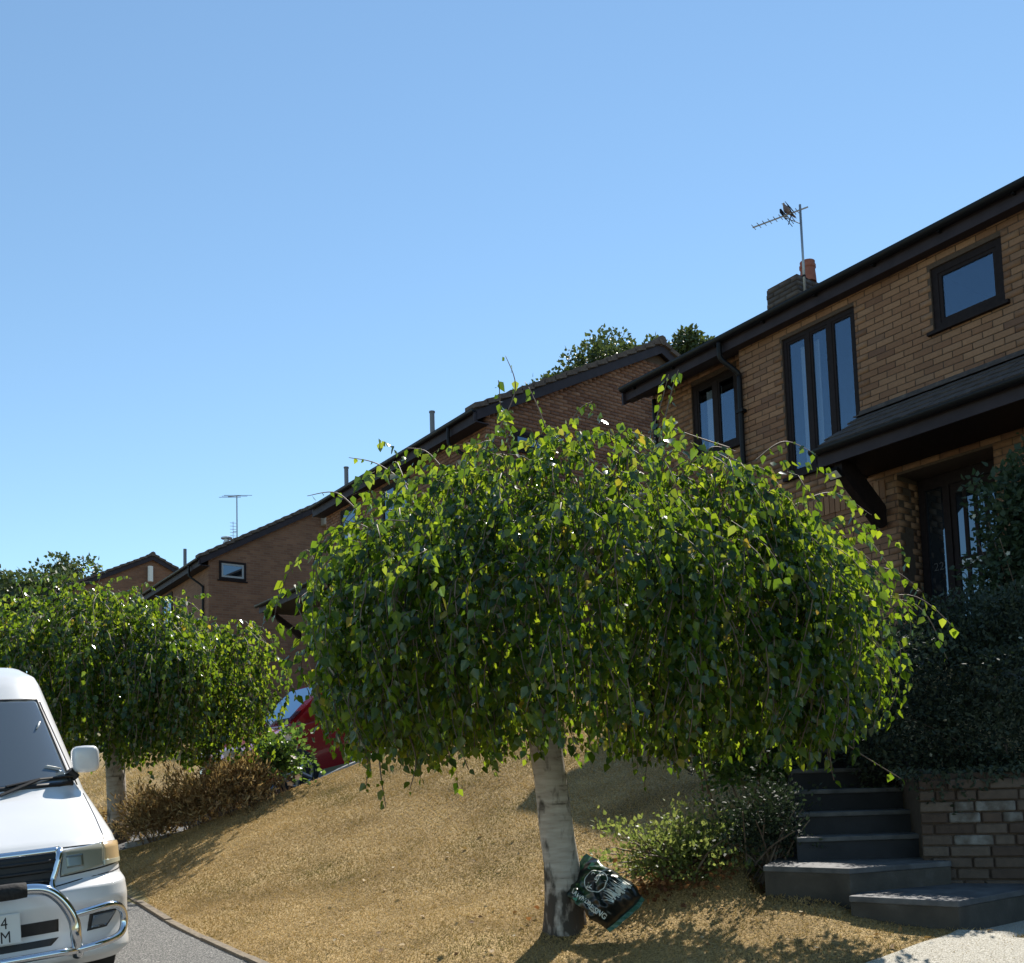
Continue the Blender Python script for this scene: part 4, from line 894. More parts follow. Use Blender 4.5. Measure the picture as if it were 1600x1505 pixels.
def flowers(parent, c, r, m, size, mt, name='flowers'):
    u = unit(g0.normal(size=(m, 3))); u[:, 1] = -np.abs(u[:, 1]); p = np.asarray(c)+u*np.asarray(r)*1.06
    P5 = []; A5 = []; N5 = []
    for i in range(m):
        nn = unit(u[i]+g0.normal(size=3)*.4); a = unit(np.cross(nn, [.3, .2, .9])); b = np.cross(nn, a)
        for j in range(5): t_ = j*1.2566; P5.append(p[i]); A5.append(a*math.cos(t_)+b*math.sin(t_)+nn*.3); N5.append(nn)
    leaf_obj(name, np.array(P5), np.array(A5), np.array(N5), np.full(len(P5), size), mt, parent, OVAL_V, 1.6)
M_petal = flat('pale_petal', (.34, .34, .27), .8)
flowers(cl, (4.5, 8.1, 3.3), (.7, .5, .95), 60, .022, M_petal); flowers(hd, (3.62, 7.0, 2.0), (1.2, .95, .8), 40, .014, M_petal)
# shrubs by the steps
c = hit(1060, 1385); sp = bush('sprawling_shrub', 'straggly yellow-green shrub with brown stems between the bag and the landing', 'shrub', (c[0]+.05, c[1]+.15, c[2]+.17), (.56, .36, .27), 5200, M_shrub, .032, LEAF_V, lumps=.45, upw=.6, stems=44, seed=2, shell=.05)
q = np.array(sp.location); pp = q+np.stack([g0.normal(0, .32, 500), g0.normal(-.12, .15, 500), np.abs(g0.normal(.03, .05, 500))], -1)
pp[:, 2] = H(pp@n, pp@d)+.01+np.abs(g0.normal(0, .05, 500)); leaf_obj('dead_leaves', pp, rvec(500), rvec(500), np.full(500, .045), M_brownl, sp)
c = hit(1200, 1345, 4); bush('dark_shrub', 'dark twiggy shrub at the foot of the steps', 'shrub', (1.62, 6.55, 1.27), (.36, .28, .30), 3300, M_hedge, .030, LEAF_V, lumps=.45, stems=26, seed=4, shell=.2)
bush('upright_heather', 'narrow dark feathery bush under the birch by the steps', 'shrub', (1.42, 7.4, 1.9), (.14, .14, .45), 1800, lm('heather', (.03, .03, .03), (.09, .09, .085), (.03, .03, .03), (.08, .08, .06), .2), .03, lumps=.15, upw=1.2, stems=3, seed=6, shell=.2)
bush('leafy_shrub', 'low green shrub in the shade left of the dark steps', 'shrub', (1.75, 7.35, 1.75), (.4, .3, .4), 3000, M_rose, .045, LEAF_V, lumps=.2, stems=6, seed=16, shell=.2)
# along the boundary with the neighbour
fern = []
for i, (px, py, D, r_, m_) in enumerate(((235, 1292, 11.6, (.42, .35, .36), 3800), (300, 1280, 11.6, (.48, .4, .40), 4400), (355, 1268, 11.5, (.45, .4, .42), 4400), (395, 1250, 11.6, (.36, .3, .36), 1800))):
    p = atY(px, py, D); zg = Hxy(p[0], p[1])
    bush('dead_fern', ('leftmost withered brown fern beside the second birch trunk', 'withered brown fern second from the second birch trunk', 'withered brown fern third from the second birch trunk', 'withered fern nearest the rose bush at the lawn edge')[i], 'fern', (p[0], p[1], zg+.24), r_, m_, M_fern, .075, lumps=.3, upw=.6, stems=10, wide=.5, seed=20+i, shell=.1, group='withered ferns along the lawn edge')
p = atY(440, 1215, 11.9); zg = Hxy(p[0], p[1])
rs = bush('rose_bush', 'leafy rose bush with pale blooms in front of the red car', 'shrub', (p[0], p[1], zg+.36), (.40, .35, .42), 1500, M_rose, .065, LEAF_V, lumps=.3, stems=10, seed=31, shell=.1)
flowers(rs, (p[0], p[1], zg+.4), (.3, .3, .35), 7, .05, flat('rose_petal', (.75, .6, .5), .7))
p = atY(205, 1262, 12.6); bush('low_groundcover', 'brown low plants behind the second birch trunk', 'plants', (p[0]-.6, p[1], Hxy(p[0], p[1])+.1), (1.0, .4, .22), 2500, M_fern, .06, seed=40, shell=.1)
# far trees
def far_tree(label, c, r, zg, m, size, seed, grp='trees beyond the houses'):
    g0 = np.random.default_rng(seed); c = np.asarray(c, float); o = thing('broadleaf_tree', label, 'tree', (c[0], c[1], zg), grp)
    mm = MB(); mm.tube([np.array([c[0], c[1], zg-.3]), np.array([c[0]+.1, c[1], (zg+c[2])/2]), c], [.32, .25, .08], 8); mm.build('trunk', M_twig, o, smooth=True)
    nb = 34; bc = c+unit(g0.normal(size=(nb, 3)))*np.asarray(r)*g0.uniform(.45, .95, (nb, 1)); br = g0.uniform(.16, .34, nb)*max(r)
    for i in range(7):
        mm = MB(); mm.tube([np.array([c[0], c[1], zg+(c[2]-zg)*g0.uniform(.5, .9)]), (c+bc[i])/2, bc[i]], [.09, .06, .02], 5); mm.build('limb', M_twig, o)
    k = g0.integers(0, nb, m); u = unit(g0.normal(size=(m, 3))); p = bc[k]+u*(br[k]*g0.uniform(.45, 1.08, m))[:, None]
    leaf_obj('crown', p, unit(u+g0.normal(size=(m, 3))*.8), rvec(m), size*g0.uniform(.6, 1.3, m), M_oak, o)
    return o
for (px, py, D, r_, lb, sd_) in ((905, 612, 34, (2.0, 1.8, 1.5), 'low dark tree top just above the second roof, left of its ridge', 1), (980, 592, 36, (2.3, 2.0, 1.6), 'dark tree top directly behind the second ridge', 2), (1080, 575, 33, (1.5, 1.5, 1.3), 'dark tree top in the gap between the second ridge and the near eaves', 3)):
    c = atY(px, py, D); far_tree(lb, c, r_, 5.0, 9000, .16, sd_)
for (px, py, D, r_, lb, sd_) in ((120, 930, 62, (3.4, 3, 2.2), 'far hazy tree left of the farthest house', 5), (215, 945, 66, (3, 3, 1.6), 'far tree behind the farthest house', 6), (15, 935, 58, (2.2, 2.5, 1.6), 'far dark tree at the left edge behind the van', 7), (60, 960, 50, (3.0, 2.5, 1.9), 'far low tree between the van roof and the farthest house', 8)):
    c = atY(px, py, D); far_tree(lb, c, r_, 4.5, 7000, .26, sd_)

# ------------------------------------------------------------------ grass
def grass(name, ntot, s0, s1, t0, t1, hgt, mt, label, keep):
    s = rng.uniform(s0, s1, ntot); t = rng.uniform(t0, t1, ntot); ok = keep(s, t); s, t = s[ok], t[ok]; m = len(s)
    c = s[:, None]*n+t[:, None]*d; c[:, 2] = H(s, t)-.004
    D = np.linalg.norm(c[:, :2], axis=1); a = rng.random(m)*2*np.pi; wv = np.stack([np.cos(a), np.sin(a), np.zeros(m)], -1)*(.0018+.00035*D)[:, None]
    h = hgt*rng.uniform(.4, 1.3, m); lean = rng.normal(0, .75, (m, 2)); tip = c+np.stack([lean[:, 0]*h, lean[:, 1]*h, h], -1)
    v = np.stack([c-wv, c+wv, tip], 1).reshape(-1, 3); f = np.arange(3*m).reshape(-1, 3)
    pat = .52+.26*np.sin(2.3*s+.7*np.sin(3*t))*np.sin(1.9*t+1.1+.8*np.sin(2*s))+.16*np.sin(5.3*s-4.1*t+1.5*np.sin(2.7*t))*np.sin(6.1*t+2.2*s)+rng.normal(0, .13, m)
    o = mk(name, v, f, mt, rnd=np.clip(pat, 0, 1)); return tag(o, label, 'grass', kind='stuff')
M_blade = leaf_mat('grass_blade', [(0, (.16, .14, .05)), (.15, (.28, .195, .08)), (.35, (.42, .285, .12)), (.6, (.565, .39, .172)), (1, (.70, .52, .255))], [(0, (.12, .13, .02)), (.5, (.3, .22, .08)), (1, (.42, .32, .14))], .3, .8, spec=.15)
grass('dry_grass', 560000, KERB+.04, 9.4, 1.2, 11.9, .017, M_blade, 'sun-scorched short lawn grass round the large birch', lambda s, t: (t < lawn_t1(s)-.03) & (s < 3.2+.75*t) & (s*.578+t*.816 > 3.6))
grass('neighbour_grass', 25000, KERB+.1, 8.6, 15.6, 22, .04, M_blade, 'sunlit grass beyond the second birch', lambda s, t: s > 0)
# fallen leaves on the lawn
m_ = 150; ss_ = rng.uniform(2.7, 5.2, m_); tt_ = rng.uniform(2.6, 7.5, m_); pp = ss_[:, None]*n+tt_[:, None]*d; pp[:, 2] = H(ss_, tt_)+.016
tag(leaf_obj('fallen_leaves', pp, unit(rng.normal(size=(m_, 3))*[1, 1, .25]), unit(rng.normal(size=(m_, 3))*.5+UP), rng.uniform(.025, .05, m_), leaf_mat('fallen_leaf', [(0, (.16, .08, .03)), (.6, (.36, .25, .10)), (1, (.5, .42, .28))], [(0, (.2, .1, .03)), (1, (.4, .3, .1))], .2, .7), None), 'scattered dry fallen leaves on the lawn', 'leaves', kind='stuff')

# ------------------------------------------------------------------ bag against the trunk
def bag():
    cen = atY(936, 1393, 6.10); Lx = np.array([.66, -.42, -.56]); Lx /= np.linalg.norm(Lx)        # from top to foot
    N_ = np.array([-.35, -.80, .50]); N_ -= Lx*(N_@Lx); N_ /= np.linalg.norm(N_); Wx = np.cross(N_, Lx)         # across
    if Wx[0] < 0: Wx = -Wx
    b = thing('compost_bag', 'glossy black and green lawn-dressing bag slumped against the birch trunk', 'bag', cen)
    Lh, Wh, Th = .225, .155, .062
    def surf(u, v, side):
        u = np.asarray(u, float); v = np.asarray(v, float)
        pr = np.power(np.clip(1-np.abs(u)**3.2, 0, 1), .55)*np.power(np.clip(1-np.abs(v)**2.6, 0, 1), .6)
        wr = .014*np.sin(8*u+6*v)*np.sin(5*v-3*u)+.007*np.sin(19*u-11*v+2*np.sin(5*v))+.012*np.exp(-((u-.5)/.4)**2)*np.sin(21*v+9*u)-.02*np.exp(-((u+.5+.25*v)/.12)**2)-.018*np.exp(-((u-.15-.4*v)/.1)**2)
        z = side*(Th*(1.0+.55*u)*pr)+wr*pr*(1 if side > 0 else .3)
        w_ = Wh*(1-.06*np.cos(u*2.4)**2+.06*np.sin(3.4*u+.5)+.03*np.sin(9*u+2*v))*v; l = Lh*u*(1-.10*v*v+.07*v)
        sag = .05*np.sin(2.2*u+.6)-.05*np.where(u < -.5, (u+.5)**2*3, 0)+.02*np.sin(3*v+2*u)
        q = cen+l[..., None]*Lx+w_[..., None]*Wx+(z+sag)[..., None]*N_
        return q
    K, J = 40, 30; U, V = np.meshgrid(np.linspace(-1, 1, K+1), np.linspace(-1, 1, J+1), indexing='ij')
    def grid(side):
        v = surf(U, V, side).reshape(-1, 3); f = []
        for i in range(K):
            for j in range(J): a = i*(J+1)+j; q = (a, a+1, a+J+2, a+J+1); f.append(q if side > 0 else q[::-1])
        return v, f
    v1, f1 = grid(1); v2, f2 = grid(-1)
    m, nt, bs, out = newmat('bag_print'); Nn = nt.nodes.new; L = nt.links.new
    a = Nn('ShaderNodeAttribute'); a.attribute_name = 'rnd'; r = ramp(nt, [(0, (.006, .007, .008)), (.25, (.007, .012, .009)), (.4, (.018, .05, .016)), (.75, (.05, .11, .03)), (1, (.06, .20, .12))]); L(a.outputs['Fac'], r.inputs[0]); L(r.outputs[0], bs.inputs['Base Color']); bs.inputs['Roughness'].default_value = .28
    def tone(u, v):
        k = .08+.55*math.exp(-((u+.35)/.45)**2)*(.6+.4*math.sin(7*u+9*v)*math.sin(11*v-3*u)); 
        if u < -.9: k = .95 if abs(v) > .25 else .1
        elif u < -.78: k = .05
        if u > .45: k = .05
        return min(max(k, 0), 1)
    rv = [tone((U[i, j]+U[i+1, j])/2, (V[i, j]+V[i, j+1])/2) for i in range(K) for j in range(J)]
    body = mk('sack', np.concatenate([v1, v2]), [tuple(q) for q in f1]+[tuple(len(v1)+i for i in q) for q in f2], m, b, smooth=True, rnd=rv+[.05]*len(f2))
    wt = flat('white_print', (.62, .66, .62), .4); bk = flat('black_print', (.008, .008, .009), .35); gn = flat('green_print', (.05, .22, .14), .4)
    def onbag(co, uc, vc, su, rot, lift):      # text plane -> bag surface
        c_, s_ = math.cos(rot), math.sin(rot); x = co[:, 0]*c_-co[:, 1]*s_; y = co[:, 0]*s_+co[:, 1]*c_
        return surf(uc-y/Lh*1.0, vc+x/Wh*1.0, 1)+N_*lift-rootloc(b)
    # roundel: dark disc with pale ring
    def disc(r0, r1, uc, vc, name, mt, lift, K_=40):
        v = []; f = []
        for i in range(K_):
            an = 2*math.pi*i/K_
            for r_ in (r0, r1): v.append((r_*math.cos(an)*.85, r_*math.sin(an)))
        q = np.array(v); co = np.concatenate([q, np.zeros((len(q), 1))], 1); w_ = onbag(co, uc, vc, 1, 0, lift)
        f = [(2*i, 2*i+1, (2*i+3) % (2*K_), (2*i+2) % (2*K_)) for i in range(K_)]
        mk(name, w_, f, mt, b, local=True)
    disc(.001, .082, -.18, .18, 'roundel', bk, .003); disc(.082, .088, -.18, .18, 'roundel_ring', wt, .0035)
    T = lambda body_, uc, vc, size, rot, mt=wt, lift=.005: txt('print', body_, b, mt, None, None, None, size, .0, fn=lambda co: onbag(co, uc, vc, 1, rot, lift), align='CENTER', fine=True, bold=.0012)
    T('FEED', -.32, .2, .036, 0); T('+', -.2, -.2, .05, 0); T('DRESS', -.08, .2, .046, 0); T('LAWN DRESSING', .08, -.78, .042, -R(90)) 
    # white grass blades of the printed picture
    for i in range(26):
        vc = -.1+.95*i/25; u0 = .62+.1*random.random(); ln = random.uniform(.25, .55); le = random.uniform(-.14, .1)
        q = np.array([(0, 0), (.009, 0), (le*.2, ln*Lh)]); co = np.concatenate([q, np.zeros((3, 1))], 1)
        sub = []; 
        for k in range(7):
            t_ = k/6; c0 = q[0]*(1-t_)+q[2]*t_; c1 = q[1]*(1-t_)+q[2]*t_; sub += [c0, c1]
        sub = np.array(sub); co = np.concatenate([sub, np.zeros((len(sub), 1))], 1)
        if vc+.06 > .97: continue
        mk('printed_blade', onbag(co, u0, vc, 1, 0, .004), [(2*k, 2*k+1, 2*k+3, 2*k+2) for k in range(6)], wt, b, local=True)
    # pale corner badge and seal strips
    for (uc, vc, sx, sy, mt) in ((-.42, -.82, .035, .035, gn), (-.66, .62, .05, .028, gn)):
        q = np.array([(-sx/2, -sy/2), (sx/2, -sy/2), (sx/2, sy/2), (-sx/2, sy/2)]); co = np.concatenate([q, np.zeros((4, 1))], 1)
        mk('badge', onbag(co, uc, vc, 1, .15, .005), [(0, 1, 2, 3)], mt, b, local=True)
    for u_ in (-1.0, 1.0):
        m2 = MB()
        row = [surf(np.array(u_), np.array(x), 1)+Lx*(.0 if u_ > 0 else 0) for x in np.linspace(-1, 1, 14)]; ex = Lx*(.028 if u_ > 0 else -.03)
        for i in range(13):
            wv = N_*.006*math.sin(i*1.7); wv2 = N_*.006*math.sin((i+1)*1.7)
            m2.add([row[i], row[i+1], row[i+1]+ex+wv2, row[i]+ex+wv, row[i]-N_*.003, row[i+1]-N_*.003, row[i+1]+ex+wv2-N_*.003, row[i]+ex+wv-N_*.003], [(0, 1, 2, 3), (7, 6, 5, 4), (3, 2, 6, 7)])
        m2.build('heat_seal', flat('bag_seal', (.04, .12, .08), .3), b)
bag()

# ------------------------------------------------------------------ the white van
def van():
    f = -d; l = n                                   # it faces down the street, parked along the kerb
    roll, pitch = R(4.0), R(2.3)
    fx = np.array([f[0]*math.cos(pitch), f[1]*math.cos(pitch), -math.sin(pitch)])
    ly = l*math.cos(roll)+UP*math.sin(roll); ly -= fx*(ly@fx); ly /= np.linalg.norm(ly); uz = np.cross(fx, ly)
    corner = atY(203, 1440, 6.0)
    O = corner-(fx*(-.17)+ly*.835+uz*.42)
    zg = Hxy(O[0], O[1])
    v = thing('van', 'white people-carrier van with chrome bull bar parked at the left edge', 'van', O)
    v.rotation_euler = Matrix(((fx[0], ly[0], uz[0]), (fx[1], ly[1], uz[1]), (fx[2], ly[2], uz[2]))).to_euler()
    zz = np.array([.24, .30, .45, .60, .68, .72, .88, .94, 1.03, 1.19, 1.24, 1.93, 2.0, 2.08, 2.13])
    xf = np.array([-.06, .03, -.015, .025, .01, -.07, -.09, -.16, -.38, -.80, -.86, -1.52, -1.62, -1.85, -2.4])
    hw = np.array([.79, .83, .845, .845, .84, .83, .83, .83, .83, .825, .82, .70, .68, .60, .40])
    cc = np.array([.28, .30, .33, .34, .34, .34, .36, .40, .45, .5, .5, .36, .33, .3, .25])
    def fsurf(w, z):
        w = np.asarray(w, float); z = np.asarray(z, float); X = np.interp(z, zz, xf); W = np.interp(z, zz, hw); C = np.interp(z, zz, cc)
        a = np.abs(w)*math.pi/2
        return np.stack([X-C*(1-np.power(np.clip(np.cos(a), 0, 1), .62)), np.sign(w)*W*np.power(np.sin(a), .66), z], -1)
    def fnorm(w, z):
        e = 1e-3; a = fsurf(w+e, z)-fsurf(w-e, z); b = fsurf(w, z+e)-fsurf(w, z-e); q = np.cross(a, b); return unit(q)
    # body: front skin, sides, back
    Wn, Zl = 48, np.concatenate([np.interp(np.linspace(0, 14, 15*5), np.arange(15), zz)])
    rows = []
    for z in Zl:
        fr = fsurf(np.linspace(-.995, .995, Wn+1), np.full(Wn+1, z)); W = float(np.interp(z, zz, hw)); xb = -4.55+.12*max(0, z-1.2)
        sideL = [(x, W*(1+.0), z) for x in np.linspace(fr[-1][0]-.1, xb+.1, 10)]; sideR = [(x, -W, z) for x in np.linspace(xb+.1, fr[0][0]-.1, 10)]
        rows.append(np.concatenate([fr, np.array(sideL), np.array([(xb, W-.1, z), (xb, 0, z), (xb, -W+.1, z)]), np.array(sideR)]))
    m = len(rows[0]); V = np.concatenate(rows); Fc = [(i*m+k, i*m+(k+1) % m, (i+1)*m+(k+1) % m, (i+1)*m+k) for i in range(len(rows)-1) for k in range(m)]
    Fc += [tuple(range(m))[::-1], tuple(range((len(rows)-1)*m, len(rows)*m))]
    paint = mat('white_paint', [(.3, (.60, .61, .62)), (.7, (.67, .67, .67))], scale=1.5, rough=.32, coat=.6, coord='obj')
    mk('body', V, Fc, paint, v, smooth=True, local=True)
    # pixel -> place on the front skin
    gw, gz = np.meshgrid(np.linspace(-.99, .99, 400), np.linspace(.25, 2.1, 500), indexing='ij'); G = fsurf(gw, gz); Wd = O+G[..., :1]*fx+G[..., 1:2]*ly+G[..., 2:3]*uz-EYE
    zc = Wd@fw; gx = PX+F*(Wd@rt)/zc; gy = PY-F*(Wd@up)/zc
    def vp(px, py): i = np.argmin((gx-px)**2+(gy-py)**2); return np.array([gw.flat[i], gz.flat[i]])
    mir = lambda q: np.array([-q[0], q[1]])
    def patch(name, poly, mt, lift=.006, parent=None, K=14, thick=0.):
        a, b, c, e = poly; vv = []; ff = []
        for i in range(K+1):
            for j in range(K+1):
                p = (a*(1-i/K)+b*i/K)*(1-j/K)+(e*(1-i/K)+c*i/K)*j/K
                s_ = fsurf(p[0], p[1])+fnorm(p[0], p[1])*lift*(1+.0*(i*(K-i)*j*(K-j))/(K**4/16))
                vv.append(s_)
        ff = [(i*(K+1)+j, (i+1)*(K+1)+j, (i+1)*(K+1)+j+1, i*(K+1)+j+1) for i in range(K) for j in range(K)]
        o = mk(name, vv, ff, mt, parent or v, smooth=True, local=True)
        md = o.modifiers.new('solid', 'SOLIDIFY'); md.thickness = .012; md.offset = -1
        return o
    def seam(pts, r=.004, name='panel_gap', mt=None, lift=.0, both=True):
        for q in ([pts, [mir(p) for p in pts]] if both else [pts]):
            dense = []
            for i in range(len(q)-1):
                for k in range(8): u_ = k/8; dense.append(q[i]*(1-u_)+q[i+1]*u_)
            dense.append(q[-1]); pp_ = [fsurf(p[0], p[1])+fnorm(p[0], p[1])*lift for p in dense]
            mb = MB(); mb.tube(pp_, r, 6); mb.build(name, mt or M_gutter, v, smooth=True, local=True)
    chrome = flat('chrome', (.75, .77, .8), .08, 1.0); black = flat('black_trim', (.012, .012, .013), .5)
    glass = glass_mat('windscreen', .12, .03, opaque=(.085, .10, .105))
    # windscreen
    br_, tr_ = vp(112, 1224), vp(57, 1094)
    ws = patch('windscreen', [mir(br_), br_, tr_, mir(tr_)], glass, .004, K=24); ws['label'] = 'dark glossy windscreen'
    seam([mir(br_), mir(tr_), tr_, br_], .010, 'windscreen_seal', black, both=False)
    seam([mir(br_), br_], .02, 'scuttle', black, both=False)
    seam([vp(62, 1097), vp(120, 1226)], .006, 'pillar_gap', black)
    for (a, b) in (((60, 1129), (57, 1140)), ((70, 1197), (92, 1203))):
        p = vp(*a); q = vp(*b); mm = .018 if a[0] == 60 else .03
        patch('sticker', [p+[-.008, -mm*.3], p+[.008, -mm*.3], q+[.008, 0], q+[-.008, 0]], M_white_pl, .009, ws, 2)
    # wiper
    wp = [vp(8, 1234), vp(60, 1222), vp(108, 1216)]; q = [fsurf(p[0], p[1])+fnorm(p[0], p[1])*.025 for p in wp]; mb = MB(); mb.tube(q, .009, 6); mb.build('wiper_blade', black, v, local=True)
    p = vp(0, 1246); mb = MB(); mb.tube([fsurf(p[0], p[1])+np.array([.02, 0, .01]), q[1]], .011, 6); mb.build('wiper_arm', black, v, local=True)
    # bonnet, wing and bumper gaps
    a, b, c = vp(0, 1341), vp(95, 1325), vp(176, 1311); seam([np.array([0, a[1]]), a, b, c], .0045)
    seam([vp(162, 1313), vp(152, 1285), vp(130, 1240)], .0035)
    seam([vp(84, 1386), vp(130, 1373), vp(184, 1351)], .0045)
    # headlamps
    lens = glass_mat('headlamp_lens', .06, .06, opaque=(.27, .26, .195)); amber = glass_mat('indicator', .05, .1, opaque=(.60, .42, .22)); cream = glass_mat('lamp_edge', .06, .08, opaque=(.55, .5, .36))
    TL_, TM, TR_ = vp(98, 1330), vp(158, 1316), vp(180, 1313); BL_, BM, BR_ = vp(94, 1370), vp(161, 1351), vp(183, 1340)
    for mm in (lambda q: q, mir):
        hl = patch('headlight', [mm(BL_), mm(BM), mm(TM), mm(TL_)], lens, .008); patch('indicator', [mm(BM)+np.array([0, .02]), mm(BR_), mm(TR_), mm(TM)], amber, .009, hl)
        patch('lamp_edge', [mm(BM)+np.array([0, -.004]), mm(BR_)+np.array([0, -.01]), mm(BR_)+np.array([0, .012]), mm(BM)+np.array([0, .025])], cream, .0105, hl)
        u_ = .3; p = (TL_*.75+TM*.25)*.5+(BL_*.75+BM*.25)*.5; patch('reflector', [mm(p+np.array([-.05, -.035])), mm(p+np.array([.05, -.035])), mm(p+np.array([.05, .035])), mm(p+np.array([-.05, .035]))], glass_mat('lamp_inner', .12, .15, opaque=(.14, .135, .10)), .0105, hl, 6)
    seam([TL_, TR_, BR_, BL_, TL_], .005, 'lamp_seal', black)
    # grille
    gt, gb = vp(93, 1328), vp(82, 1392)
    gr = patch('grille', [mir(gb), gb, gt, mir(gt)], flat('grille_dark', (.006, .006, .008), .5), .005, K=24)
    for i in range(1, 4):
        p = gb*(1-i/4)+gt*i/4; sp_ = [np.array([-p[0], p[1]])*.95, np.array([0, p[1]]), p*np.array([.95, 1])]
        q = [fsurf(x[0], x[1])+fnorm(x[0], x[1])*.008 for x in [np.array([k*p[0]*.95, p[1]]) for k in np.linspace(-1, 1, 13)]]; mb = MB(); mb.tube(q, .012, 6); mb.build('grille_bar', black, gr, smooth=True, local=True)
    ou = [np.array([k*gt[0], gt[1]+.004]) for k in np.linspace(-1, 1, 21)]
    q = [fsurf(x[0], x[1])+fnorm(x[0], x[1])*.006-np.array([0, 0, .012]) for x in ou]; mb = MB(); mb.tube(q, .024, 8); mb.build('grille_surround', chrome, gr, smooth=True, local=True)
    for mm in (lambda x: x, mir):
        q = [mm(gt*(1-k)+gb*k) for k in np.linspace(0, 1, 8)]; q = [fsurf(x[0], x[1])+fnorm(x[0], x[1])*.006 for x in q]; mb = MB(); mb.tube(q, .02, 8); mb.build('grille_surround', chrome, gr, smooth=True, local=True)
    # lower intake, fog lamps
    a, b = vp(92, 1436), vp(92, 1455); patch('intake', [mir(b), b, a, mir(a)], black, .004, K=20)
    a, b = vp(92, 1464), vp(80, 1478); patch('intake', [mir(b), b, a, mir(a)], black, .004, K=20)
    fog = glass_mat('fog_lens', .22, .1, opaque=(.10, .10, .10))
    for mm in (lambda x: x, mir):
        fo = patch('fog_lamp_bezel', [mm(vp(136, 1455)), mm(vp(166, 1447)), mm(vp(182, 1419)), mm(vp(140, 1427))], black, .006)
        patch('fog_lamp', [mm(vp(142, 1450)), mm(vp(164, 1444)), mm(vp(178, 1422)), mm(vp(145, 1430))], fog, .011, fo)
    # number plate (the part in view reads 4 over M)
    def plane(px, py, x):                     # pixel -> (y, z) on the plane x in van space
        r = ray(px, py); k = (x-(EYE-O)@fx)/(r@fx); q = EYE+r*k-O; return float(q@ly), float(q@uz)
    x0 = .05; yr, zt = plane(31, 1426, x0); _, zb_ = plane(32, 1473, x0); wdt = .285; yc = yr-wdt/2
    mb = MB(); mb.box((x0, yc, (zt+zb_)/2), (.006, 0, 0), (0, wdt/2, 0), (0, 0, (zt-zb_)/2)); pl = mb.build('number_plate', flat('plate_white', (.72, .73, .72), .35), v, local=True); bevel(pl, .005)
    ink = flat('plate_ink', (.015, .015, .018), .5)
    def ptxt(s_, y, z, size): txt('plate_letter', s_, pl, ink, None, None, None, size, .0005, fn=lambda co: np.stack([np.full(len(co), x0+.0068)+co[:, 2], y+co[:, 0]*.8, z+co[:, 1]], -1), bold=.0)
    h_ = zt-zb_; ptxt('4', yr-.098, zb_+h_*.53, h_*.55); ptxt('M', yr-.105, zb_+h_*.07, h_*.55)
    mb = MB(); mb.tube([(x0-.02, yc-.1, zt-.03), (x0-.09, yc-.1, zt-.03)], .02, 6); mb.tube([(x0-.02, yc+.1, zt-.03), (x0-.09, yc+.1, zt-.03)], .02, 6); mb.build('plate_bracket', black, v, local=True)
    # bull bar
    xb = .17; B = lambda px, py, x=xb: np.array([x, *plane(px, py, x)])
    hoop = [B(122, 1492, .10), B(119, 1465), B(116, 1440), B(104, 1417), B(88, 1400), B(70, 1391), B(45, 1390)]
    bb = None
    ctr = B(45, 1390)[1]; zh = B(45, 1390)[2]
    full = hoop+[np.array([xb, ctr*k, zh]) for k in (.5, 0, -.5)]+[p*np.array([1, -1, 1]) for p in hoop[::-1]]
    mb = MB(); mb.tube(smooth_path(full, 5), .030, 12); bb = mb.build('bull_bar', chrome, v, smooth=True, local=True)
    mb = MB(); mb.tube([np.array([xb, y, zh]) for y in np.linspace(-ctr*.95, ctr*.95, 9)], [.04]+[.044]*7+[.04], 14); mb.build('foam_sleeve', mat('foam', [(.3, (.012, .011, .011)), (.7, (.03, .028, .028))], scale=60, rough=.9, bump=.4, coord='obj'), bb, smooth=True, local=True)
    lp = [B(116, 1430), B(145, 1421, .15), B(176, 1413, .10), B(190, 1420, .06), B(194, 1436, .04), B(190, 1456, .06), B(176, 1467, .10), B(150, 1476, .15), B(122, 1484, .15)]
    for sg in (1, -1):
        mb = MB(); mb.tube(smooth_path([p*np.array([1, sg, 1]) for p in lp], 5), .021, 12); mb.build('side_loop', chrome, bb, smooth=True, local=True)
        e0 = hoop[0]*np.array([1, sg, 1]); mb = MB(); mb.tube([e0, e0+np.array([-.3, 0, .02])], .022, 8); mb.build('mount', black, bb, local=True)
    yl, zl = lp[-1][1], lp[-1][2]; mb = MB(); mb.tube([np.array([.15, y, zl-.0]) for y in np.linspace(-yl, yl, 9)], .021, 12); mb.build('lower_bar', chrome, bb, smooth=True, local=True)
    # door mirrors
    for sg in (1, -1):
        cx = -1.02; wv = []; 
        zc_, yc_ = None, None
        y_, z_ = plane(133, 1186, cx); hw_, hh_ = .083, .09
        K, J = 16, 12
        for i in range(J+1):
            ph = -math.pi/2+math.pi*i/J
            for k in range(K):
                an = 2*math.pi*k/K; ce, se = math.cos(an), math.sin(an); sq = lambda a: math.copysign(abs(a)**.5, a)
                wv.append((cx+.07*sq(math.sin(ph)), sg*(y_+hw_*sq(ce)*abs(math.cos(ph))**.4), z_+hh_*sq(se)*abs(math.cos(ph))**.4))
        ff = [(i*K+k, i*K+(k+1) % K, (i+1)*K+(k+1) % K, (i+1)*K+k) for i in range(J) for k in range(K)]
        mo = mk('door_mirror', wv, ff, paint, v, smooth=True, local=True)
        mb = MB(); mb.tube([(cx-.02, sg*(y_-.1), z_-.07), (cx-.03, sg*.76, z_-.12)], .03, 8); mb.build('mirror_arm', black, mo, local=True)
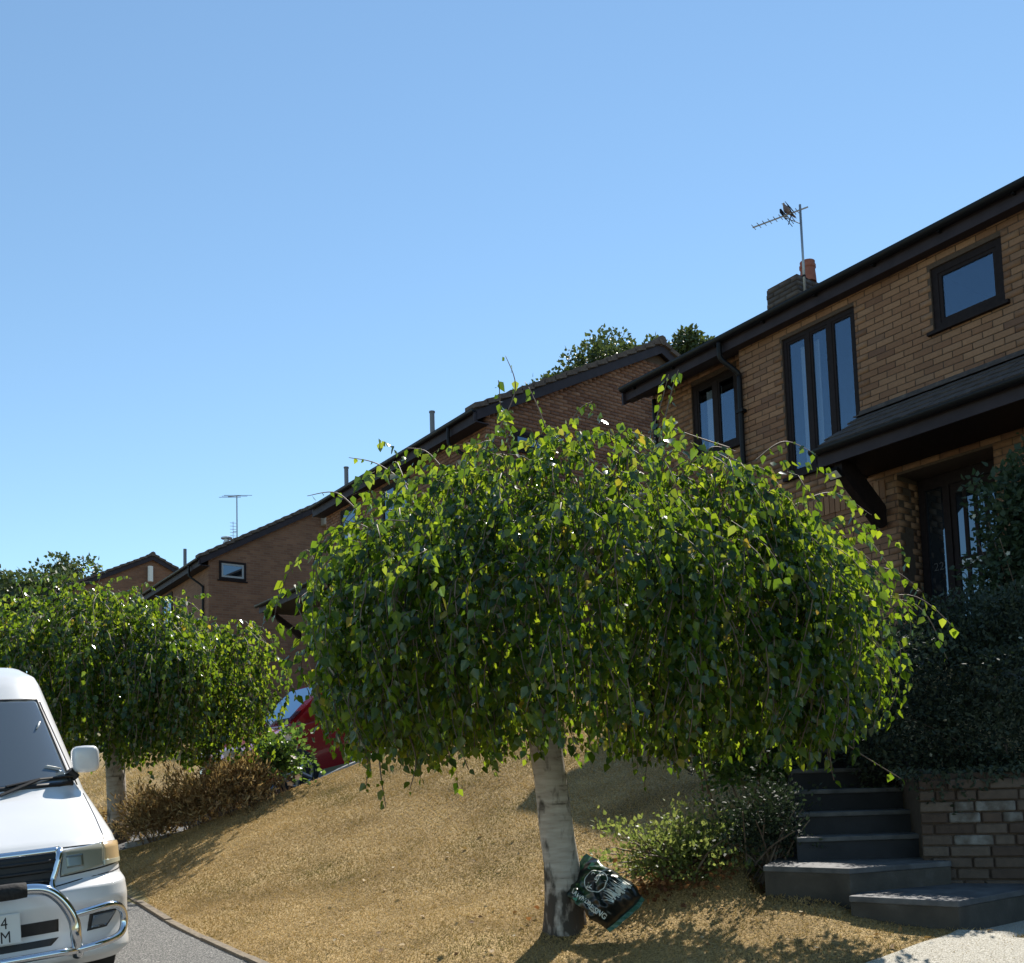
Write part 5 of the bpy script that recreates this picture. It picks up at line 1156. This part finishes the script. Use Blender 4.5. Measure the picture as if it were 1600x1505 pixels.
    # side windows, wheels
    for sg in (1, -1):
        for (xa, xc_) in ((-1.7, -2.5), (-2.6, -3.5), (-3.6, -4.3)):
            mb = MB(); y0, y1 = sg*.806, sg*.724; mb.add([(xa+.12, y0, 1.3), (xc_, y0, 1.3), (xc_, y1, 1.82), (xa-.1, y1, 1.82)], [(0, 1, 2, 3)]); mb.build('side_window', glass, v, local=True)
        for xw in (-.86, -3.5):
            mb = MB(); R_, yw = .32, sg*.75; mb.tube([(xw, yw-.1, R_), (xw, yw-.085, R_), (xw, yw+.085, R_), (xw, yw+.1, R_)], [R_-.03, R_, R_, R_-.03], 32); ty = mb.build('tyre', flat('rubber', (.012, .012, .012), .8), v, smooth=False, local=True)
            mb = MB(); mb.tube([(xw, yw-.105, R_), (xw, yw+.105, R_)], .19, 20); mb.build('rim', M_alum, ty, local=True)
    mb = MB(); mb.box((-2.3, 0, .3), (1.9, 0, 0), (0, .66, 0), (0, 0, .1)); mb.build('chassis', black, v, local=True)
    return v
van()

# ------------------------------------------------------------------ the red car on the neighbour's drive
def red_car():
    t0 = 13.3; fs = 4.55
    za, zb_ = float(H(fs+.8, t0)), float(H(fs+3.3, t0)); pt = math.atan2(zb_-za, 2.5)
    fx = -(n*math.cos(pt)+UP*math.sin(pt)); ly = np.cross(UP, fx); ly /= np.linalg.norm(ly); uz = np.cross(fx, ly)
    O = P(fs+.8, t0, za)-fx*(-.8)
    v = thing('parked_car', 'red hatchback parked on the drive behind the birches', 'car', O)
    v.rotation_euler = Matrix(((fx[0], ly[0], uz[0]), (fx[1], ly[1], uz[1]), (fx[2], ly[2], uz[2]))).to_euler()
    red = flat('red_paint', (.33, .012, .014), .25, coat=.7); black = flat('car_black', (.012, .012, .013), .5); gl = glass_mat('car_glass', .05, opaque=(.02, .022, .025))
    lo = [(0, .28), (.02, .5), (-.05, .66), (-.35, .80), (-.95, .93), (-3.75, .95), (-3.98, .80), (-4.0, .32)]
    up_ = [(-.92, .92), (-1.65, 1.40), (-2.1, 1.47), (-3.0, 1.46), (-3.55, 1.25), (-3.85, .94)]
    def loft(poly, ws): 
        V, Fc = [], []; m = len(poly)
        for (y, sx, dz) in ws:
            for (x, z) in poly: cx = -2.0; V.append((cx+(x-cx)*sx, y, z-(dz if z > .9 else 0)))
        k = len(ws)
        for i in range(k-1):
            for j in range(m): Fc.append((i*m+j, i*m+(j+1) % m, (i+1)*m+(j+1) % m, (i+1)*m+j))
        Fc += [tuple(range(m)), tuple(range((k-1)*m, k*m))[::-1]]; return V, Fc
    V, Fc = loft(lo, [(-.84, .93, .05), (-.80, .97, .02), (-.5, 1, 0), (.5, 1, 0), (.80, .97, .02), (.84, .93, .05)]); bevel(mk('body', V, Fc, red, v, local=True), .05, 3)
    V, Fc = loft(up_, [(-.66, .93, .03), (-.5, 1, 0), (.5, 1, 0), (.66, .93, .03)]); bevel(mk('cabin', V, Fc, red, v, local=True), .05, 3)
    mb = MB(); mb.add([(-1.0, -.58, 1.0), (-1.0, .58, 1.0), (-1.56, .52, 1.37), (-1.56, -.52, 1.37)], [(0, 1, 2, 3)]); o = mb.build('windscreen', gl, v, local=True); o.location = Vector((.035, 0, .035))
    for sg in (1, -1):
        for (a, b, c, e) in ((-1.35, -2.15, -1.75, -2.15), (-2.25, -3.3, -2.25, -3.05)):
            mb = MB(); mb.add([(a, sg*.70, 1.0), (b, sg*.70, 1.0), (e, sg*.672, 1.36), (c, sg*.672, 1.36)], [(0, 1, 2, 3)]); mb.build('side_window', gl, v, local=True)
        mb = MB(); mb.box((-.10, sg*.62, .70), (.09, sg*-.03, .03), (0, .15, 0), (0, 0, .07)); bevel(mb.build('headlight', flat('car_lamp', (.5, .5, .48), .15), v, local=True), .02)
        mb = MB(); mb.tube([(-1.25, sg*.82, 1.0), (-1.25, sg*.98, 1.02)], [.05, .075], 8); mb.build('door_mirror', red, v, local=True)
        for xw in (-.8, -3.3):
            mb = MB(); mb.tube([(xw, sg*.68, .31), (xw, sg*.70, .31), (xw, sg*.85, .31), (xw, sg*.87, .31)], [.28, .31, .31, .28], 24); ty = mb.build('tyre', black, v, local=True)
            mb = MB()
            for k in range(5):
                an = k*1.2566; mb.tube([(xw, sg*.875, .31), (xw+.2*math.cos(an), sg*.875, .31+.2*math.sin(an))], .03, 6)
            mb.tube([(xw+.2*math.cos(k*.35), sg*.873, .31+.2*math.sin(k*.35)) for k in range(19)], .02, 6); mb.build('rim', M_alum, ty, local=True)
    mb = MB(); mb.box((.025, 0, .40), (.01, 0, 0), (0, .5, 0), (0, 0, .06)); mb.build('lower_grille', black, v, local=True)
    mb = MB(); mb.box((.0, 0, .62), (.02, 0, 0), (0, .32, 0), (0, 0, .04)); mb.build('grille', black, v, local=True)
red_car()
